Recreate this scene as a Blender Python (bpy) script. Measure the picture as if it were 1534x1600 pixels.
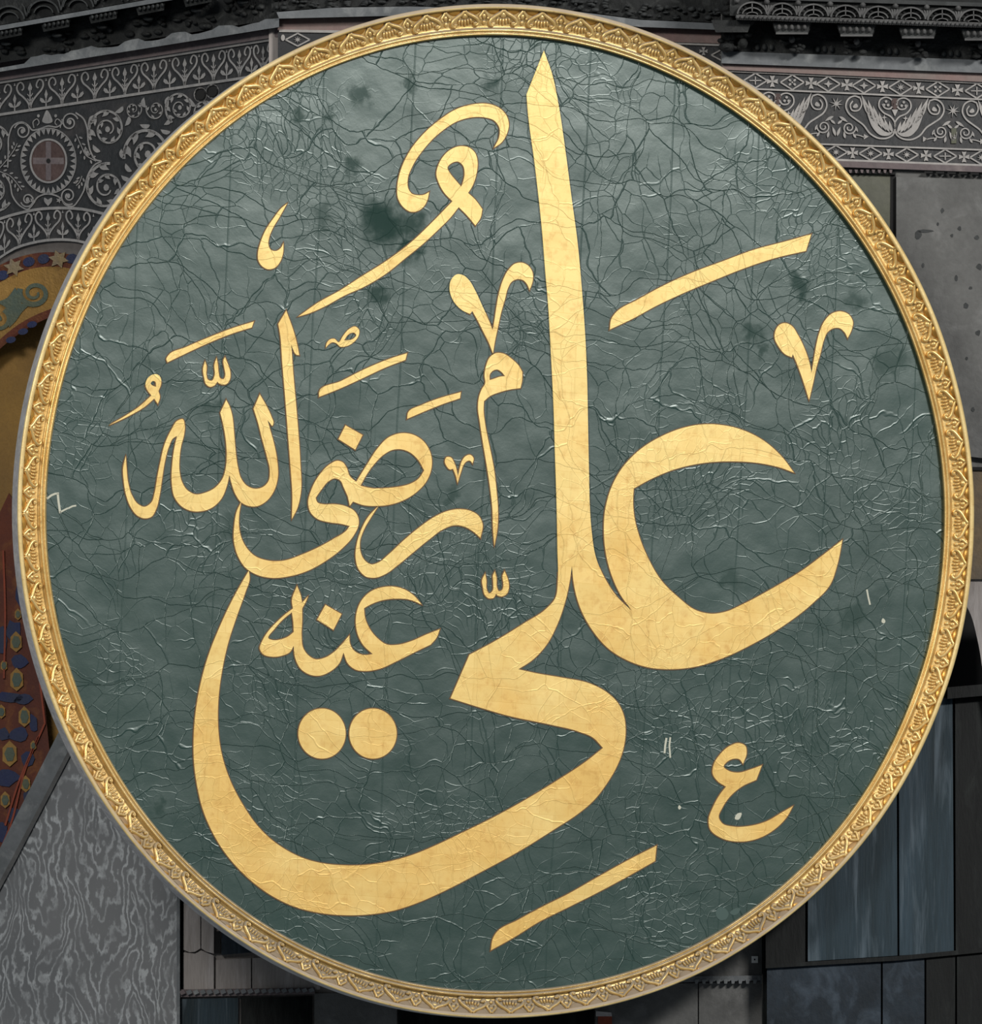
import bpy, bmesh, math, random
from mathutils import Vector, Matrix
from mathutils.geometry import tessellate_polygon
random.seed(7)
S = bpy.context.scene
COL = S.collection
for o in list(bpy.data.objects): bpy.data.objects.remove(o)

# ------------------------------------------------------------------ camera, world, light, exposure
IMW, IMH = 1534, 1600
MPP = 0.00472                      # metres per photo pixel at the roundel
DIST, RISE = 50.0, 12.0            # camera 50 m away, 12 m below the roundel's centre
FPX = DIST / MPP
PXC, PYC = 767.0, 800.0 + RISE / MPP
CAM = Vector((0, -DIST, 1.7))
cd = bpy.data.cameras.new('camera'); cam = bpy.data.objects.new('camera', cd); COL.objects.link(cam)
cam.location = CAM; cam.rotation_euler = (math.pi/2, 0, 0)
cd.sensor_fit = 'HORIZONTAL'; cd.sensor_width = 36; cd.lens = FPX * 36 / IMW
cd.shift_x = (IMW/2 - PXC) / IMW; cd.shift_y = (PYC - IMH/2) / IMW
cd.clip_end = 500
S.camera = cam
S.view_settings.view_transform = 'Standard'; S.view_settings.look = 'None'
S.view_settings.exposure = -0.06; S.view_settings.gamma = 1.0
S.view_settings.use_curve_mapping = False
W = bpy.data.worlds.new('world'); S.world = W; W.use_nodes = True
W.node_tree.nodes['Background'].inputs[0].default_value = (0.80, 0.90, 1.0, 1)
W.node_tree.nodes['Background'].inputs[1].default_value = 0.19
def area(name, loc, target, sx, sy, energy, col):
    l = bpy.data.lights.new(name, 'AREA'); l.shape = 'RECTANGLE'; l.size = sx; l.size_y = sy
    l.energy = energy; l.color = col
    o = bpy.data.objects.new(name, l); COL.objects.link(o); o.location = loc
    o.rotation_euler = (Vector(target) - Vector(loc)).to_track_quat('-Z', 'Y').to_euler()
    return o
# daylight of the high nave windows: one bank to the right
area('window_daylight', (27, -32, 28.8), (0, 0, 14), 10, 5, 14500, (1.0, 0.97, 0.93))
area('front_left_fill', (-14, -38, 22), (0, 0, 14), 10, 6, 7000, (1.0, 0.97, 0.92))  # added fill from the front left, brightens the shadowed lower-left walls

# ------------------------------------------------------------------ helpers
def ray(px, py): return Vector(((px-PXC)/FPX, 1.0, (PYC-py)/FPX))
class Plane:
    """vertical wall plane through (x, y) whose depth grows by t per metre to the right"""
    def __init__(s, x, y, t, base=0.0):
        s.P = Vector((x, y, 0)); n = math.hypot(1, t)
        s.U = Vector((1/n, t/n, 0)); s.N = Vector((t/n, -1/n, 0)); s.base = base
    def at(s, px, py, off=0.0):
        d = ray(px, py); P = s.P + s.N*(off+s.base)
        k = s.N.dot(P-CAM) / s.N.dot(d)
        return CAM + d*k
    def moved(s, b):
        p = Plane(0, 0, 0); p.P, p.U, p.N, p.base = s.P, s.U, s.N, s.base+b
        return p
def mesh_obj(name, verts, faces, mats, parent=None, mi=None, smooth=False):
    me = bpy.data.meshes.new(name); me.from_pydata([tuple(v) for v in verts], [], faces)
    for m in (mats if isinstance(mats, (list, tuple)) else [mats]): me.materials.append(m)
    if mi:
        for p, i in zip(me.polygons, mi): p.material_index = i
    if smooth:
        for p in me.polygons: p.use_smooth = True
    me.update()
    o = bpy.data.objects.new(name, me); COL.objects.link(o)
    if parent: o.parent = parent
    return o
def empty(name, loc=(0, 0, 0)):
    o = bpy.data.objects.new(name, None); COL.objects.link(o); o.location = loc; return o
def tag(o, label=None, cat=None, group=None, kind=None):
    if label: o['label'] = label
    if cat: o['category'] = cat
    if group: o['group'] = group
    if kind: o['kind'] = kind
    return o
def smooth_loop(pts, org=(0, 0), k=1.0, closed=True, n=7):
    """Catmull-Rom through (x, y) points; (x, y, 1) marks a corner. Input in crop pixels."""
    P = [Vector((org[0]+p[0]/k, org[1]+p[1]/k)) for p in pts]
    C = [len(p) > 2 and p[2] == 1 for p in pts]
    N = len(P); out = []
    if not closed: C[0] = C[-1] = True
    rng = range(N if closed else N-1)
    for i in rng:
        a, b = P[i], P[(i+1) % N]
        p0 = P[i-1] if not C[i] else a + (a-b)*0.5
        p3 = P[(i+2) % N] if not C[(i+1) % N] else b + (b-a)*0.5
        d1 = max((b-a).length, 1e-6); d0 = max((a-p0).length, 1e-6); d2 = max((p3-b).length, 1e-6)
        m1 = ((b-a)/d1*d0 + (a-p0)/d0*d1) / (d0+d1) * d1
        m2 = ((b-a)/d1*d2 + (p3-b)/d2*d1) / (d2+d1) * d1
        if C[i]: m1 = (b-a)
        if C[(i+1) % N]: m2 = (b-a)
        for j in range(n):
            t = j/n
            h1 = 2*t**3-3*t*t+1; h2 = t**3-2*t*t+t; h3 = -2*t**3+3*t*t; h4 = t**3-t*t
            out.append(a*h1 + m1*h2 + b*h3 + m2*h4)
    if not closed: out.append(P[-1])
    return out
def area2(L): return sum(L[i].x*L[(i+1) % len(L)].y - L[(i+1) % len(L)].x*L[i].y for i in range(len(L)))/2
def grow(L, d):
    """offset a closed loop outward by d (pixel units)"""
    sgn = 1 if area2(L) > 0 else -1; n = len(L); out = []
    for i in range(n):
        a, b, c = L[i-1], L[i], L[(i+1) % n]
        e1 = (b-a); e2 = (c-b)
        if e1.length < 1e-7 or e2.length < 1e-7: out.append(b.copy()); continue
        e1.normalize(); e2.normalize()
        n1 = Vector((e1.y, -e1.x))*sgn; n2 = Vector((e2.y, -e2.x))*sgn
        m = n1+n2
        if m.length < 0.2: out.append(b + n1*d); continue
        m.normalize(); out.append(b + m*(d/max(m.dot(n1), 0.45)))
    return out
def solid(loops, to3, z0, z1, V, F, MI=None, mi=0):
    """add the filled polygon (outer loop + holes) as a prism between heights z0 < z1; to3(p, z) maps pixels to space"""
    base = len(V); tops = []
    flat = []
    for L in loops:
        s = len(V)
        for p in L: V.append(to3(p, z1))
        tops.append((s, len(L))); flat += list(range(s, s+len(L)))
    tr = tessellate_polygon([[Vector((p.x, p.y, 0)) for p in L] for L in loops])
    pts = [p for L in loops for p in L]
    for t in tr:
        a, b, c = (pts[i] for i in t)
        cr = (b.x-a.x)*(c.y-a.y)-(b.y-a.y)*(c.x-a.x)
        t = tuple(flat[i] for i in t)
        F.append(t if cr < 0 else t[::-1])          # pixel y points down
        if MI is not None: MI.append(mi)
    if z0 is not None:
        for (s, n), L in zip(tops, loops):
            bs = len(V)
            for p in L: V.append(to3(p, z0))
            pos = area2(L) > 0
            hole = L is not loops[0]
            for i in range(n):
                j = (i+1) % n; q = (s+i, s+j, bs+j, bs+i)
                F.append(q if (pos != hole) else q[::-1])
                if MI is not None: MI.append(mi)
def ribbon_loop(pts, w, taper=None):
    n = len(pts); Lp, Rp = [], []
    for i, p in enumerate(pts):
        d = pts[min(i+1, n-1)] - pts[max(i-1, 0)]
        if d.length < 1e-9: continue
        d.normalize(); nn = Vector((-d.y, d.x)); t = i/max(n-1, 1)
        ww = w*0.5*(taper(t) if taper else 1)
        Lp.append(p+nn*ww); Rp.append(p-nn*ww)
    return Lp, Rp
def add_ribbon(pts, w, to3, z0, z1, V, F, taper=None):
    Lp, Rp = ribbon_loop(pts, w, taper); b = len(V)
    for l, r in zip(Lp, Rp): V += [to3(l, z1), to3(r, z1), to3(l, z0), to3(r, z0)]
    for i in range(len(Lp)-1):
        a = b+4*i; c = a+4
        F += [(a, a+1, c+1, c), (a+2, a, c, c+2), (a+1, a+3, c+3, c+1)]
    e = b+4*(len(Lp)-1)
    F += [(b, b+2, b+3, b+1), (e, e+1, e+3, e+2)]
def poly(*p): return [Vector(q) for q in p]
def on(plane, dz=0.0): return lambda p, z: plane.at(p.x, p.y, z+dz)
def slab(name, pts, plane, z0, z1, mat, parent=None):
    V, F = [], []
    solid([poly(*pts)], on(plane), z0, z1, V, F)
    return mesh_obj(name, V, F, mat, parent)
def arc(cx, cy, rx, ry, a0, a1, n=24):
    return [Vector((cx+rx*math.cos(math.radians(a0+(a1-a0)*i/n)), cy+ry*math.sin(math.radians(a0+(a1-a0)*i/n)))) for i in range(n+1)]
def spiral(cx, cy, r0, r1, a0, turns, n=44, sy=1.0):
    out = []
    for i in range(n+1):
        t = i/n; r = r0+(r1-r0)*t; a = math.radians(a0)+turns*2*math.pi*t
        out.append(Vector((cx+r*math.cos(a), cy+r*math.sin(a)*sy)))
    return out

# ------------------------------------------------------------------ materials
class NB:
    def __init__(s, name):
        s.m = bpy.data.materials.new(name); s.m.use_nodes = True; s.t = s.m.node_tree
        s.b = s.t.nodes['Principled BSDF']
    def n(s, typ, **kw):
        x = s.t.nodes.new(typ)
        for k, v in kw.items(): setattr(x, k, v)
        return x
    def put(s, sock, v):
        if isinstance(v, bpy.types.NodeSocket): s.t.links.new(v, sock)
        elif v is not None: sock.default_value = v
    def math(s, op, a, b=None, c=None, clamp=False):
        x = s.n('ShaderNodeMath', operation=op, use_clamp=clamp)
        for i, v in enumerate((a, b, c)):
            if v is not None: s.put(x.inputs[i], v)
        return x.outputs[0]
    def vmath(s, op, a, b=None):
        x = s.n('ShaderNodeVectorMath', operation=op); s.put(x.inputs[0], a)
        if b is not None: s.put(x.inputs[3] if op == 'SCALE' else x.inputs[1], b)
        return x.outputs['Value'] if op in ('LENGTH', 'DISTANCE') else x.outputs[0]
    def obj(s): return s.n('ShaderNodeTexCoord').outputs['Object']
    def mapped(s, v, scale=(1, 1, 1), rot=(0, 0, 0), loc=(0, 0, 0)):
        x = s.n('ShaderNodeMapping'); s.put(x.inputs[0], v)
        x.inputs['Scale'].default_value = scale; x.inputs['Rotation'].default_value = rot; x.inputs['Location'].default_value = loc
        return x.outputs[0]
    def noise(s, v, scale, detail=3, rough=0.55, dist=0.0, col=False):
        x = s.n('ShaderNodeTexNoise'); s.put(x.inputs['Vector'], v); x.inputs['Scale'].default_value = scale
        x.inputs['Detail'].default_value = detail; x.inputs['Roughness'].default_value = rough; x.inputs['Distortion'].default_value = dist
        return x.outputs['Color' if col else 'Fac']
    def vor(s, v, scale, feature='DISTANCE_TO_EDGE', out='Distance', dims='2D'):
        x = s.n('ShaderNodeTexVoronoi', feature=feature, voronoi_dimensions=dims); s.put(x.inputs['Vector'], v)
        x.inputs['Scale'].default_value = scale
        return x.outputs[out]
    def mr(s, v, a, b, c=0.0, d=1.0, smooth=False):
        x = s.n('ShaderNodeMapRange', interpolation_type='SMOOTHSTEP' if smooth else 'LINEAR')
        s.put(x.inputs[0], v); x.inputs[1].default_value = a; x.inputs[2].default_value = b
        x.inputs[3].default_value = c; x.inputs[4].default_value = d
        return x.outputs[0]
    def mix(s, f, a, b):
        x = s.n('ShaderNodeMix', data_type='RGBA'); s.put(x.inputs[0], f)
        for i, v in ((6, a), (7, b)): s.put(x.inputs[i], v if isinstance(v, bpy.types.NodeSocket) else (*v[:3], 1))
        return x.outputs[2]
    def bump(s, h, strength, dist, normal=None):
        x = s.n('ShaderNodeBump'); x.inputs['Strength'].default_value = strength; x.inputs['Distance'].default_value = dist
        s.put(x.inputs['Height'], h)
        if normal is not None: s.put(x.inputs['Normal'], normal)
        return x.outputs[0]
    def done(s, col=None, rough=0.6, metal=0.0, spec=0.5, normal=None):
        if col is not None: s.put(s.b.inputs['Base Color'], col if isinstance(col, bpy.types.NodeSocket) else (*col[:3], 1))
        s.put(s.b.inputs['Roughness'], rough); s.put(s.b.inputs['Metallic'], metal); s.put(s.b.inputs['Specular IOR Level'], spec)
        if normal is not None: s.put(s.b.inputs['Normal'], normal)
        return s.m
def stone(name, a, b, scale=3.0, rough=0.75, c=None, bump=0.4, stretch=(1, 1, 1), pits=0.0, fine=20, spec=0.3):
    B = NB(name); v = B.obj(); w = B.mapped(v, stretch)
    n1 = B.noise(w, scale, 6, 0.62); n2 = B.noise(w, fine, 4, 0.6)
    col = B.mix(B.mr(n1, 0.32, 0.68), a, b)
    if c: col = B.mix(B.mr(B.noise(w, scale*1.7+0.3, 5, 0.6, 0.6), 0.52, 0.72), col, c)
    col = B.mix(B.mr(n2, 0.35, 0.75, 0, 0.35), col, tuple(x*0.45 for x in a))
    h = B.math('ADD', B.math('MULTIPLY', n2, 0.5), n1)
    if pits:
        p = B.mr(B.vor(v, 2.2, 'F1', 'Distance', '3D'), 0.05, 0.14, 1, 0, True)
        p = B.math('MULTIPLY', p, B.mr(B.noise(v, 2.0, 2), 0.42, 0.55))
        col = B.mix(B.math('MULTIPLY', p, pits), col, tuple(x*0.25 for x in a)); h = B.math('SUBTRACT', h, p)
    return B.done(col, rough, 0, spec, B.bump(h, bump, 0.03))
def wv_s(B, v): return B.vmath('ADD', v, B.vmath('SCALE', B.vmath('SUBTRACT', B.noise(v, 0.7, 2, 0.5, 0, True), (0.5, 0.5, 0.5)), 0.06))
def crackle(B, v):
    """height of the wrinkled, cracked varnish: plates with curled edges at several sizes"""
    nz = B.noise(v, 0.9, 2, 0.5, 0, True)
    wv = B.vmath('ADD', v, B.vmath('SCALE', B.vmath('SUBTRACT', nz, (0.5, 0.5, 0.5)), 0.85))
    nz2 = B.noise(v, 5.0, 2, 0.5, 0, True)
    wv2 = B.vmath('ADD', wv, B.vmath('SCALE', B.vmath('SUBTRACT', nz2, (0.5, 0.5, 0.5)), 0.10))
    def edge(vec, sc, w): return B.mr(B.vor(vec, sc), 0.0, w, 1, 0, True)
    va = B.mapped(wv2, (0.75, 2.2, 1), (0, 0, -0.25), (1.3, 0.4, 0)); vb = B.mapped(wv2, (2.0, 0.7, 1), (0, 0, 0.12), (0.3, 2.4, 0))
    m1 = B.mr(B.noise(v, 1.0, 1), 0.36, 0.46); m2 = B.mr(B.noise(B.mapped(v, loc=(4, 9, 0)), 1.2, 2), 0.42, 0.54); m3 = B.mr(B.noise(B.mapped(v, loc=(7, 3, 0)), 1.0, 2), 0.53, 0.64)
    m5 = B.mr(B.noise(B.mapped(v, loc=(2, 5, 0)), 0.9, 1), 0.47, 0.57)
    h = B.math('MULTIPLY', B.math('MULTIPLY', edge(wv2, 2.3, 0.0125), m1), 0.9)
    h = B.math('MAXIMUM', h, B.math('MULTIPLY', B.math('MULTIPLY', edge(B.mapped(wv2, rot=(0, 0, 0.6), loc=(3, 1, 0)), 6.0, 0.026), m2), 0.7))
    h = B.math('MAXIMUM', h, B.math('MULTIPLY', B.math('MULTIPLY', edge(wv2, 13.0, 0.07), m3), 0.5))
    h = B.math('MAXIMUM', h, edge(va, 1.5, 0.011)); h = B.math('MAXIMUM', h, B.math('MULTIPLY', B.math('MULTIPLY', edge(vb, 1.3, 0.010), m5), 0.8))
    lv = B.math('ADD', B.vor(wv2, 2.3, 'F1', 'Color'), B.vor(va, 1.5, 'F1', 'Color'))
    h = B.math('ADD', h, B.math('MULTIPLY', lv, 0.45))
    h = B.math('ADD', h, B.math('MULTIPLY', B.noise(v, 9, 4, 0.6), 0.5))
    h = B.math('ADD', h, B.math('MULTIPLY', B.noise(v, 2.0, 2, 0.5), 5.0))
    sx = B.n('ShaderNodeSeparateXYZ'); B.put(sx.inputs[0], wv_s(B, v))
    seam = B.mr(B.math('PINGPONG', B.math('ADD', sx.outputs['X'], 0.11), 0.34), 0.0, 0.008, 1, 0, True)
    return B.math('ADD', h, B.math('MULTIPLY', seam, 0.45))
def panel_mat(spots):
    B = NB('green_varnish'); v = B.obj()
    h = crackle(B, v)
    st = B.noise(B.mapped(v, (9, 0.5, 1)), 1.5, 4, 0.6)
    n1 = B.noise(v, 0.8, 4, 0.6)
    col = B.mix(B.mr(n1, 0.3, 0.7), (0.008, 0.031, 0.024), (0.012, 0.039, 0.031))
    col = B.mix(B.mr(st, 0.45, 0.8, 0, 0.5), col, (0.009, 0.032, 0.025))
    # matt stains where the varnish is gone
    wob = B.vmath('SCALE', B.vmath('SUBTRACT', B.noise(v, 7, 5, 0.65, 0, True), (0.5, 0.5, 0.5)), 0.32)
    wv = B.vmath('ADD', v, wob)
    acc = None
    for (x, y, r, k) in spots:
        d = B.vmath('DISTANCE', wv, (x, y, 0))
        f = B.mr(d, r*0.3, r*1.25, k*0.8, 0, True)
        acc = f if acc is None else B.math('MAXIMUM', acc, f)
    col = B.mix(acc, col, (0.009, 0.032, 0.025))
    rough = B.math('ADD', B.mr(B.noise(v, 3, 4), 0.3, 0.7, 0.33, 0.41), B.math('MULTIPLY', acc, 0.4))
    spec = B.math('SUBTRACT', 1.0, B.math('MULTIPLY', acc, 0.9))
    B.b.inputs['Specular Tint'].default_value = (0.90, 1.0, 0.97, 1)      # aged varnish
    return B.done(col, rough, 0, spec, B.bump(h, 1.0, 0.0025))
def gilt_letters():
    B = NB('gold_leaf_lettering'); v = B.obj()
    h = crackle(B, v)
    n = B.noise(v, 1.4, 5, 0.65); f = B.noise(v, 14, 5, 0.65)
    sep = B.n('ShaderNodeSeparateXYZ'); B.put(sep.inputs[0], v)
    worn = B.mr(B.math('ADD', n, B.math('MULTIPLY', sep.outputs['Y'], -0.065)), 0.42, 0.72)  # random wear plus painted light falloff: browner towards the bottom
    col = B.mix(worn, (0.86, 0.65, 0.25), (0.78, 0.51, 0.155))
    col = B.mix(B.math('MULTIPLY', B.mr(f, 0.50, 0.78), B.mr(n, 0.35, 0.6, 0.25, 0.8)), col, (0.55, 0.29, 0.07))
    fl = B.n('ShaderNodeTexBrick'); B.put(fl.inputs['Vector'], v); fl.inputs['Scale'].default_value = 2.2
    fl.inputs['Mortar Size'].default_value = 0.004; fl.inputs['Color1'].default_value = (1, 1, 1, 1); fl.inputs['Color2'].default_value = (0.9, 0.88, 0.8, 1)
    fl.inputs['Mortar'].default_value = (0.8, 0.72, 0.55, 1)
    mx = B.n('ShaderNodeMix', data_type='RGBA', blend_type='MULTIPLY'); mx.inputs[0].default_value = 0.6
    B.put(mx.inputs[6], col); B.put(mx.inputs[7], fl.outputs['Color'])
    return B.done(mx.outputs[2], 0.48, 0.25, 0.4, B.bump(h, 1.0, 0.0014))
def gilt_frame(name, c1, c2, metal=0.55, lo=-0.02, dcol=(0.22, 0.19, 0.15)):
    B = NB(name); v = B.obj()
    g = B.n('ShaderNodeNewGeometry'); sp = B.n('ShaderNodeSeparateXYZ'); B.put(sp.inputs[0], g.outputs['Normal'])
    n = B.noise(g.outputs['Position'], 6, 5, 0.65); f = B.noise(g.outputs['Position'], 40, 3, 0.6)
    col = B.mix(B.mr(n, 0.35, 0.7), c1, c2)
    col = B.mix(B.mr(f, 0.6, 0.75, 0, 0.5), col, (0.40, 0.17, 0.06))
    # dusty grey tint on up-facing parts, only in chosen height bands (low and top)
    d = B.math('ADD', sp.outputs['Z'], B.math('MULTIPLY', B.math('SUBTRACT', n, 0.5), 0.5))
    pz = B.n('ShaderNodeSeparateXYZ'); B.put(pz.inputs[0], g.outputs['Position'])
    grey_tint = B.math('MULTIPLY', B.mr(d, lo, lo+0.18, 0, 0.88, True), B.math('MAXIMUM', B.mr(pz.outputs['Z'], 10.7, 12.3, 1, 0.0, True), B.mr(pz.outputs['Z'], 16.3, 17.1, 0.0, 0.9, True)))  # height mask set by hand: grey at bottom and top, none between
    col = B.mix(grey_tint, col, dcol)
    return B.done(col, B.mr(grey_tint, 0, 1, 0.34, 0.85), B.mr(grey_tint, 0, 0.88, metal, 0), 0.4, B.bump(f, 0.15, 0.01))
M = {}
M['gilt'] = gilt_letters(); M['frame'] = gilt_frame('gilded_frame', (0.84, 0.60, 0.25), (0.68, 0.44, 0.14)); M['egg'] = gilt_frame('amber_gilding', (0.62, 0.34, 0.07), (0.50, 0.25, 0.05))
M['rim'] = stone('pale_gesso_rim', (0.58, 0.56, 0.55), (0.42, 0.40, 0.39), 5, 0.85, (0.66, 0.62, 0.55))
M['lip'] = gilt_frame('worn_cream_gilding', (0.86, 0.66, 0.30), (0.70, 0.50, 0.20), 0.15, -0.35, (0.36, 0.30, 0.25))  # low threshold greys the lip even where it faces slightly down
M['edge'] = NB('brown_outline').done((0.13, 0.065, 0.02), 0.6)
M['scratch'] = NB('pale_scratch').done((0.52, 0.52, 0.42), 0.8)
M['patch'] = NB('grey_green_patch').done((0.045, 0.085, 0.075), 0.6)
M['inlay'] = stone('pale_grey_inlay', (0.27, 0.26, 0.25), (0.19, 0.19, 0.19), 8, 0.6)
M['inlay_r'] = stone('white_marble_inlay', (0.38, 0.36, 0.34), (0.27, 0.26, 0.25), 8, 0.6)
M['slate'] = stone('dark_slate_ground', (0.019, 0.022, 0.024), (0.030, 0.030, 0.032), 2.2, 0.55, (0.048, 0.044, 0.043))
M['porphyry'] = stone('dull_red_porphyry', (0.055, 0.033, 0.030), (0.085, 0.055, 0.050), 9, 0.6)
M['pink'] = stone('pinkish_grey_marble', (0.15, 0.115, 0.115), (0.11, 0.095, 0.10), 2.5, 0.7, (0.20, 0.17, 0.165))
M['rosy'] = stone('rosy_marble_band', (0.22, 0.145, 0.135), (0.20, 0.165, 0.15), 3, 0.7)
M['ledge'] = stone('grey_ledge_stone', (0.17, 0.18, 0.19), (0.11, 0.12, 0.125), 3, 0.75, (0.25, 0.26, 0.26))
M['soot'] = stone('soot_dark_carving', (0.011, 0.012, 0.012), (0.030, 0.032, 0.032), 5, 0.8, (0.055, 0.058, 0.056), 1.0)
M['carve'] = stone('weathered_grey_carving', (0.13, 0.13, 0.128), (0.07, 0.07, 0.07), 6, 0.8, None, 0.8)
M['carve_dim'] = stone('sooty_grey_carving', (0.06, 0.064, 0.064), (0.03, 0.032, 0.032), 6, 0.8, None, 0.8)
M['drill'] = NB('drilled_shadow_hole').done((0.006, 0.006, 0.006), 0.9)
M['grey'] = stone('grey_speckled_stone', (0.135, 0.135, 0.13), (0.095, 0.095, 0.092), 2.0, 0.8, (0.17, 0.17, 0.165), 0.5, pits=0.8)
M['green_grey'] = stone('greenish_grey_stone', (0.12, 0.12, 0.10), (0.10, 0.105, 0.07), 2.0, 0.75)
M['brown'] = stone('brown_veined_stone', (0.15, 0.105, 0.055), (0.10, 0.085, 0.07), 2.5, 0.7)
M['gap'] = NB('black_joint').done((0.006, 0.006, 0.006), 0.9)
M['darkblue'] = stone('dark_blue_green_marble', (0.008, 0.017, 0.021), (0.026, 0.046, 0.062), 1.3, 0.5, (0.095, 0.125, 0.15), 0.15, (3.5, 1, 0.25), spec=0.12)
M['black'] = stone('black_marble', (0.0021, 0.0028, 0.0031), (0.0049, 0.0063, 0.0063), 2.0, 0.55, (0.0126, 0.0154, 0.0147), 0.15, (2.5, 1, 0.5), spec=0.12)
M['cloud'] = stone('cloudy_blue_marble', (0.006, 0.010, 0.014), (0.018, 0.028, 0.040), 1.8, 0.5, (0.045, 0.062, 0.082), 0.15, (1.2, 1, 0.9), spec=0.12)
M['warm'] = stone('warm_grey_streaked_marble', (0.348, 0.315, 0.294), (0.207, 0.185, 0.174), 1.6, 0.65, (0.435, 0.402, 0.392), 0.3, (3, 1, 0.4))
M['ochre'] = stone('gold_ochre_mosaic', (0.3230, 0.1805, 0.0418), (0.2280, 0.1292, 0.0380), 1.6, 0.65, (0.3800, 0.2185, 0.0570), 0.5, fine=55)
M['mred'] = stone('dark_red_mosaic', (0.1360, 0.0352, 0.0160), (0.0800, 0.0256, 0.0192), 3.5, 0.7, (0.1920, 0.0720, 0.0224), 0.5, fine=55)
M['mblue'] = stone('deep_blue_mosaic', (0.0224, 0.0308, 0.0910), (0.0350, 0.0420, 0.0700), 4, 0.7, None, 0.5, fine=55)
M['mteal'] = stone('teal_grey_mosaic', (0.0720, 0.1040, 0.0880), (0.1120, 0.1200, 0.0720), 5, 0.7, None, 0.5, fine=55)
M['mstar'] = stone('pale_tan_mosaic', (0.2240, 0.1840, 0.1360), (0.2400, 0.1680, 0.0640), 6, 0.7, None, 0.5, fine=55)
M['reveal'] = stone('plain_grey_arch_reveal', (0.1625, 0.1430, 0.1300), (0.1300, 0.1170, 0.1105), 2, 0.8)
M['white'] = NB('white_paint').done((0.75, 0.75, 0.72), 0.6)
M['brick'] = stone('red_brick', (0.28, 0.06, 0.03), (0.20, 0.05, 0.03), 8, 0.8)
def veined():
    B = NB('book_matched_veined_marble'); v = B.obj()
    sp = B.n('ShaderNodeSeparateXYZ'); B.put(sp.inputs[0], v)
    xm = B.math('PINGPONG', B.math('ADD', B.math('ADD', sp.outputs['X'], 0.11), B.math('MULTIPLY', B.noise(v, 1.3, 2), 0.5)), 0.24)
    cb = B.n('ShaderNodeCombineXYZ'); B.put(cb.inputs[0], xm); B.put(cb.inputs[2], sp.outputs['Z'])
    c = cb.outputs[0]
    n = B.noise(B.mapped(c, (1, 1, 0.45)), 4.0, 3, 0.5)
    n2 = B.noise(B.mapped(v, (1, 1, 0.55)), 11.0, 4, 0.6)
    f = B.math('ADD', B.math('MULTIPLY', xm, 15.0), B.math('ADD', B.math('MULTIPLY', n, 6.0), B.math('MULTIPLY', n2, 2.6)))
    f = B.math('ADD', f, B.math('MULTIPLY', sp.outputs['Z'], 3.0))
    line = B.mr(B.math('PINGPONG', f, 0.5), 0.0, 0.30, 1, 0, True)
    line = B.math('MULTIPLY', line, B.mr(B.noise(v, 5, 4, 0.6), 0.33, 0.60, 0.12, 1))
    big = B.noise(v, 1.1, 3)
    col = B.mix(B.mr(big, 0.35, 0.65), (0.10, 0.108, 0.115), (0.145, 0.15, 0.155))
    col = B.mix(line, col, (0.38, 0.40, 0.41))
    return B.done(col, 0.5, 0, 0.4, B.bump(line, 0.1, 0.01))
M['veined'] = veined()

# ------------------------------------------------------------------ the wall behind: facets of the pier
PL = Plane((432-PXC)/FPX*51.75, 1.75, -0.49)          # left facet, turning away to the left
PM = Plane(0.0, 1.75, 0.03)                          # middle facet, mostly behind the roundel
PR = Plane((1125-PXC)/FPX*51.4, 1.4, 0.16)          # right facet
PB = Plane((275-PXC)/FPX*52.05, 2.05, -0.30)          # lower left marble revetment
def lerp(a, b, t): return a+(b-a)*t
def interp(tab, x):
    if x <= tab[0][0]:
        (x0, y0), (x1, y1) = tab[0], tab[1]
    elif x >= tab[-1][0]:
        (x0, y0), (x1, y1) = tab[-2], tab[-1]
    else:
        for (x0, y0), (x1, y1) in zip(tab, tab[1:]):
            if x0 <= x <= x1: break
    return y0+(y1-y0)*(x-x0)/(x1-x0)
def smooth_tab(tab):
    L = smooth_loop(tab, closed=False, n=8); return [(p.x, p.y) for p in L]
arcB = smooth_tab([(-90, 480), (-50, 440), (-20, 415), (0, 403), (20, 390), (50, 380), (85, 375), (127, 378), (160, 390)])
arcA = smooth_tab([(-90, 400), (-40, 360), (0, 342), (30, 333), (60, 327), (95, 325), (130, 327), (170, 336)])
c1 = smooth_tab([(-90, 490), (-40, 442), (0, 414), (35, 400), (71, 394), (107, 397), (150, 412)])
c2 = smooth_tab([(-90, 520), (-40, 470), (0, 441), (35, 424), (59, 418), (98, 417.5), (150, 432)])
c3 = smooth_tab([(-90, 640), (-40, 575), (0, 530), (35, 503), (68, 487), (110, 474), (150, 470)])
c4 = smooth_tab([(-90, 655), (-40, 590), (0, 545), (35, 518), (68, 500), (110, 486), (150, 482)])
xs = [-90+10*i for i in range(25)]
wall_left = slab('wall_left', [(-90, -80), (434, -80), (434, 900), (150, 900)] + [(x, interp(arcB, x)) for x in reversed(xs)], PL, -0.45, 0.0, M['pink'])
tag(wall_left, 'dark inlaid stone wall with pale scrollwork at the upper left', kind='structure')
wall_middle = slab('wall_middle', [(420, -80), (1140, -80), (1210, 400), (1210, 1660), (276, 1660), (276, 900), (420, 900)], PM, -0.4, 0.0, M['warm'])
tag(wall_middle, 'streaked warm grey marble wall behind the roundel', kind='structure')
wall_right = slab('wall_right', [(1126, -80), (1640, -80), (1640, 740), (1500, 740), (1500, 1000), (1126, 1000)], PR, -0.4, 0.0, M['grey'])
tag(wall_right, 'grey speckled stone wall right of the roundel', kind='structure')
wall_back = slab('wall_back', [(1100, 700), (1700, 700), (1700, 1700), (1100, 1700)], PR, -1.5, -1.2, M['gap'])  # near-black colour paints in the darkness of the void
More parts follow.
